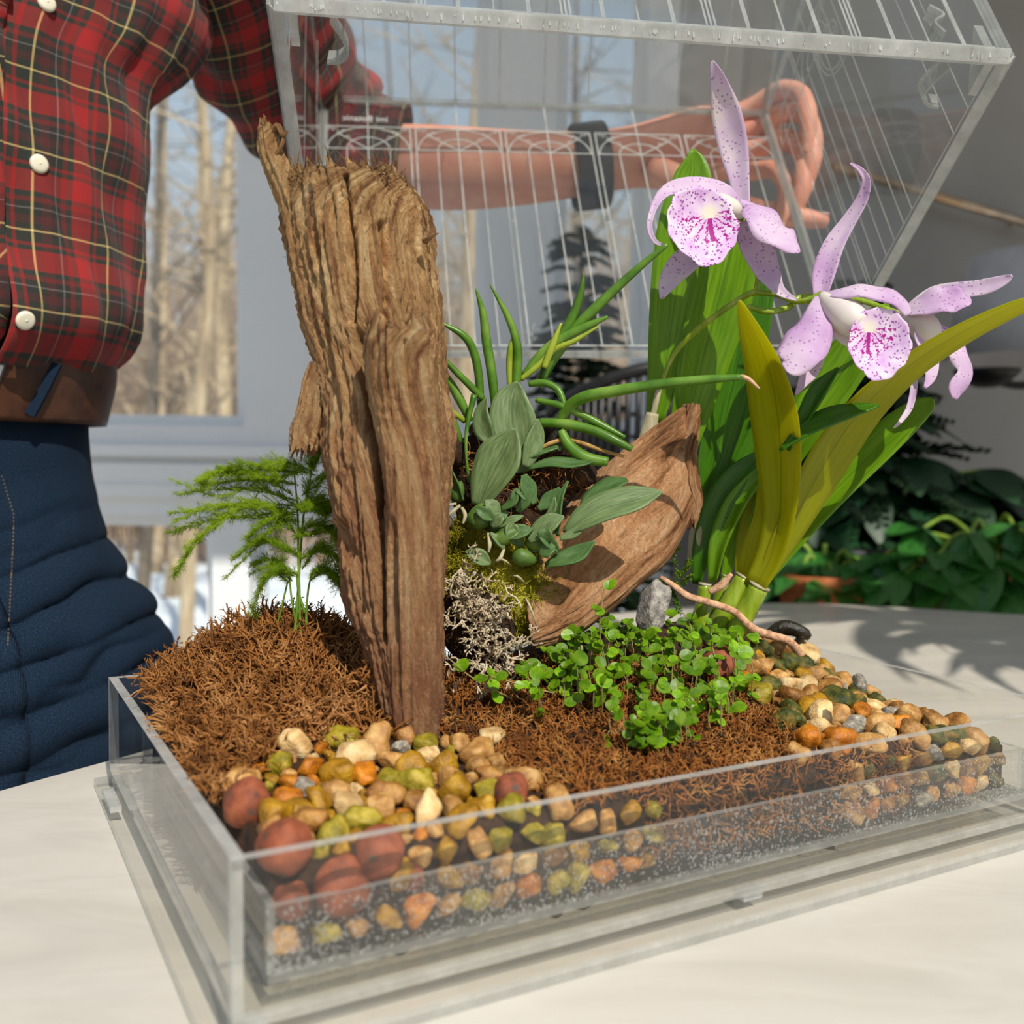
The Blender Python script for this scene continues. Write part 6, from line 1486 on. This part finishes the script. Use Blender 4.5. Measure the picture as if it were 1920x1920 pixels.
def oval_leaf(L, w, mt, key, droop=.25):
    if key in EL: return EL[key]
    vs, fs, uv = [], [], []
    for i in range(9):
        s = i/8; hw = w*math.sin(math.pi*min(1, s*.96+.02))**.8
        for k in range(5):
            x = -1+k/2; vs.append((x*hw/100, s*L/100, (-droop*L*s*s+.12*hw*abs(x))/100)); uv.append((x*.5+.5, s))
    for i in range(8):
        for k in range(4): fs.append((i*5+k, i*5+k+1, (i+1)*5+k+1, (i+1)*5+k))
    me = bpy.data.meshes.new('leaf'); me.from_pydata(vs, [], fs); me.materials.append(mt); me.polygons.foreach_set('use_smooth', [True]*len(fs))
    ul = me.uv_layers.new(); li = [l.vertex_index for l in me.loops]
    for i, v_ in enumerate(li): ul.data[i].uv = uv[v_]
    EL[key] = me; return me
def put(me, parent, p, d, up, k=1, name='leaf'):
    o = bpy.data.objects.new(name, me); COL.objects.link(o); y = V(d).normalized(); x = y.cross(V(up)); x = x.normalized() if x.length > .01 else y.orthogonal().normalized(); z = x.cross(y)
    o.matrix_basis = Matrix.Translation(W(p)) @ Matrix((x, y, z)).transposed().to_4x4() @ Matrix.Diagonal((k, k, k, 1)); par(o, parent); return o
def leafy(label, cs, me, x, y, z0, pr, ph, pm, nleaf, seed, cname='potted_shrub', size=1.0, spread=.5):
    q = random.Random(seed); t = thing(cname, label, 'plant', (x, y, z0)); pot(t, x, y, z0, pr, ph, pm); m = MB()
    for (u, v, D) in cs:
        c = bp(u, v, D); b = V((x, y, z0+ph*.85)); m.tube([b, b.lerp(c, .6)+V((0, 0, 3)), c], [.5, .4, .25], 5, seg=10)
        for k in range(nleaf):
            a = 6.28*k/nleaf+q.uniform(-.3, .3); d = V((math.cos(a), math.sin(a)*.9-.2, q.uniform(-spread, .25))); put(me, t, c, d, (q.gauss(0, .2), -.3, 1), size*q.uniform(.75, 1.2))
    m.build('stems', FERN_S, t); return t
G1 = oval_leaf(8.5, 1.55, MIDLEAF, 'a', .35)
leafy('glossy green potted umbrella plant with drooping leaf whorls beyond the table edge', [(1900, 985, 137), (1820, 1000, 135), (1760, 1040, 134), (1870, 1050, 133), (1700, 1075, 134), (1660, 1040, 138), (1790, 1095, 132), (1905, 1090, 133), (1950, 1030, 135), (1730, 990, 140)], G1,
      bp(1880, 1000, 146).x, 150, BZ, 11, 13, TERRA, 9, 5, size=.95, spread=1.2)
G2 = oval_leaf(11, 2.6, mat('dark_green_leaf', [(.3, '#12301a'), (.7, '#1f4526')], 20, rough=.45), 'b', .3)
leafy('dark broad leaved potted plant behind the orchid canes', [(1560, 830, 158), (1500, 900, 156), (1620, 900, 156), (1690, 860, 158), (1560, 970, 154), (1480, 1000, 152), (1640, 1000, 152), (1720, 950, 155), (1780, 900, 158), (1840, 880, 160), (1540, 1060, 150), (1600, 1090, 148), (1480, 1090, 148), (1880, 930, 162), (1660, 780, 160), (1600, 740, 162)], G2,
      bp(1590, 1000, 158).x, 158, BZ, 12, 12, BLACKM, 8, 6, size=1.15, spread=.7)
G3 = oval_leaf(8, 1.5, MIDLEAF, 'c', .3)
leafy('mid green feathery potted plant low behind the table edge', [(1500, 1075, 140), (1545, 1040, 142), (1600, 1060, 139), (1480, 1040, 143), (1640, 1085, 138), (1560, 1100, 137)], G3, bp(1550, 1100, 141).x, 142, BZ, 7, 9, TERRA, 9, 8)
t = thing('red_pot', 'small red pot half hidden behind the umbrella plant', 'pot', (bp(1822, 970, 172).x, 172, BZ))
pot(t, bp(1822, 970, 172).x, 172, BZ, 4.2, 17, REDPOT, 'pot_wall')
lamp = thing('floor_lamp', 'white drum shade floor lamp at the grey wall', 'lamp', (bp(1985, 600, 172).x, 172, FLZ))
lx_ = bp(1985, 600, 172).x; z1, z0_ = bp(1985, 483, 172).z, bp(1985, 672, 172).z
m = MB(); m.tube([(lx_, 172, z0_), (lx_, 172, z1)], [18, 14.5], 48, cap=False); m.build('lamp_shade', SHADE_M, lamp, solid=.3)
m = MB(); m.tube([(lx_, 172, FLZ+2), (lx_, 172, z1-4)], .9, 10); m.build('pole', BLACKM, lamp)
m = MB(); m.tube([(lx_, 172, FLZ), (lx_, 172, FLZ+2)], [14, 13], 32); m.build('base', BLACKM, lamp)
cz = bp(1855, 700, 172).z; cx_ = bp(1850, 700, 172).x
m = MB(); m.tube([(lx_, 172, cz-1), ((lx_+cx_)/2, 172, cz-2.0), (cx_+2, 172, cz-1.5)], [.7, .7, .6], 8, seg=10); m.tube([(cx_, 172, cz+.6), (cx_, 172, cz), (cx_, 172, cz-1.5), (cx_, 172, cz-2.4)], [5.4, 5.2, 3.6, 1.6], 30); m.build('side_tray', BLACKM, lamp)
# slanting rail fixed to the grey wall
def wall_y(x): return WY+(x-XE)*(95/(330-XE))
ra, rb_ = bp(1562, 312, 1), None
def on_wall(u, v, off=5):
    d = ray(u, v); y0 = WY-off-XE*(95/(330-XE)); k = 95/(330-XE); t = y0/(d.y-k*d.x); return V((d.x*t, d.y*t, CAMZ+d.z*t))
hr = thing('wall_handrail', 'slim bronze rail running aslant on brackets across the grey wall', 'handrail', on_wall(1562, 312))
m = MB(); m.tube([on_wall(1562, 312), on_wall(1960, 428)], [.95, .95], 12); m.build('rail', BRONZE, hr)
for u, v in ((1600, 323), (1900, 410)):
    m = MB(); p = on_wall(u, v); q_ = on_wall(u, v+6, 0); m.tube([p, p+V((0, .8, -1)), q_], [.4, .4, .5], 8); m.build('bracket', BRONZE, hr)
ch = thing('garden_chair', 'black lattice chair with curved back between window and conifers', 'chair', (bp(1205, 800, 138).x, 140, FLZ))
cxx = bp(1205, 800, 138).x
top = [bp(1030, 772, 138), bp(1090, 735, 136), bp(1150, 708, 135), bp(1230, 690, 135), bp(1310, 705, 137), bp(1370, 750, 140)]
m = MB(); m.tube(top, [.9]*6, 8, seg=30); m.build('back_rail', BLACKM, ch)
low = [p+V((0, 1, -16)) for p in top]; m = MB(); m.tube(low, [.7]*6, 8, seg=30); m.build('back_rail', BLACKM, ch)
T1, T2 = cr([list(p) for p in top], 22), cr([list(p) for p in low], 22)
for i in range(0, 22):
    m = MB(); m.tube([V(T1[i]), V(T2[i])], .45, 6); m.build('back_slat', BLACKM, ch)
m = MB(); m.tube([(cxx, 142, -31), (cxx, 142, -28)], [17, 17], 36); m.build('seat', BLACKM, ch)
for sx in (-15, 15):
    for sy in (-13, 13):
        m = MB(); m.tube([(cxx+sx, 142+sy*.8, -30), (cxx+sx*1.15, 142+sy, FLZ)], [1.1, .9], 8); m.build('leg', BLACKM, ch)
for e in (low[0], low[-1], low[2]):
    m = MB(); m.tube([e, V((cxx+(e.x-cxx)*.9, 142+(e.y-142)*.8, -29))], [.9, .9], 8); m.build('back_post', BLACKM, ch)

# unseen strap-leaved plant added right of frame to streak the far table with shade
dr = thing('added_shade_plant', 'tall strap leaved potted plant added unseen outside the frame to shade the table', 'plant', (104, 38, 0)); pot(dr, 104, 38, 0, 10, 15, TERRA)
DL = []
for k_ in range(3):
    m = MB(); blade(m, [(0, 0, 0, .8), (6, 0, 9, 2.0), (17, 0, 14, 2.1), (30, 0, 9+k_*3, 1.5), (40, 0, 0+k_*3, .1)], px=False, face=(-.3, 0, 1), n=16, mcs=5)
    me = bpy.data.meshes.new('leaf'); me.from_pydata([tuple(V(p)*.01) for p in m.v], [], m.f); me.materials.append(DARKLEAF); me.polygons.foreach_set('use_smooth', [True]*len(me.polygons)); DL.append(me)
qd = random.Random(21)
for (x, y, h) in ((104, 38, 92), (97, 46, 78), (88, 34, 104), (112, 30, 70)):
    m = MB(); m.tube([(104, 38, 12), ((104+x)/2, (38+y)/2, h*.5), (x, y, h)], [1.6, 1.3, 1.0], 8, seg=14); m.build('stem', BARK_D, dr)
    for k_ in range(26):
        o = bpy.data.objects.new('leaf', qd.choice(DL)); COL.objects.link(o); s_ = qd.uniform(.75, 1.15)
        o.matrix_basis = Matrix.Translation(W((x, y, h-qd.uniform(0, 26)))) @ Matrix.Rotation(qd.uniform(0, 6.28), 4, 'Z') @ Matrix.Rotation(qd.uniform(-.5, .5), 4, 'Y') @ Matrix.Diagonal((s_, s_, s_, 1)); par(o, dr)
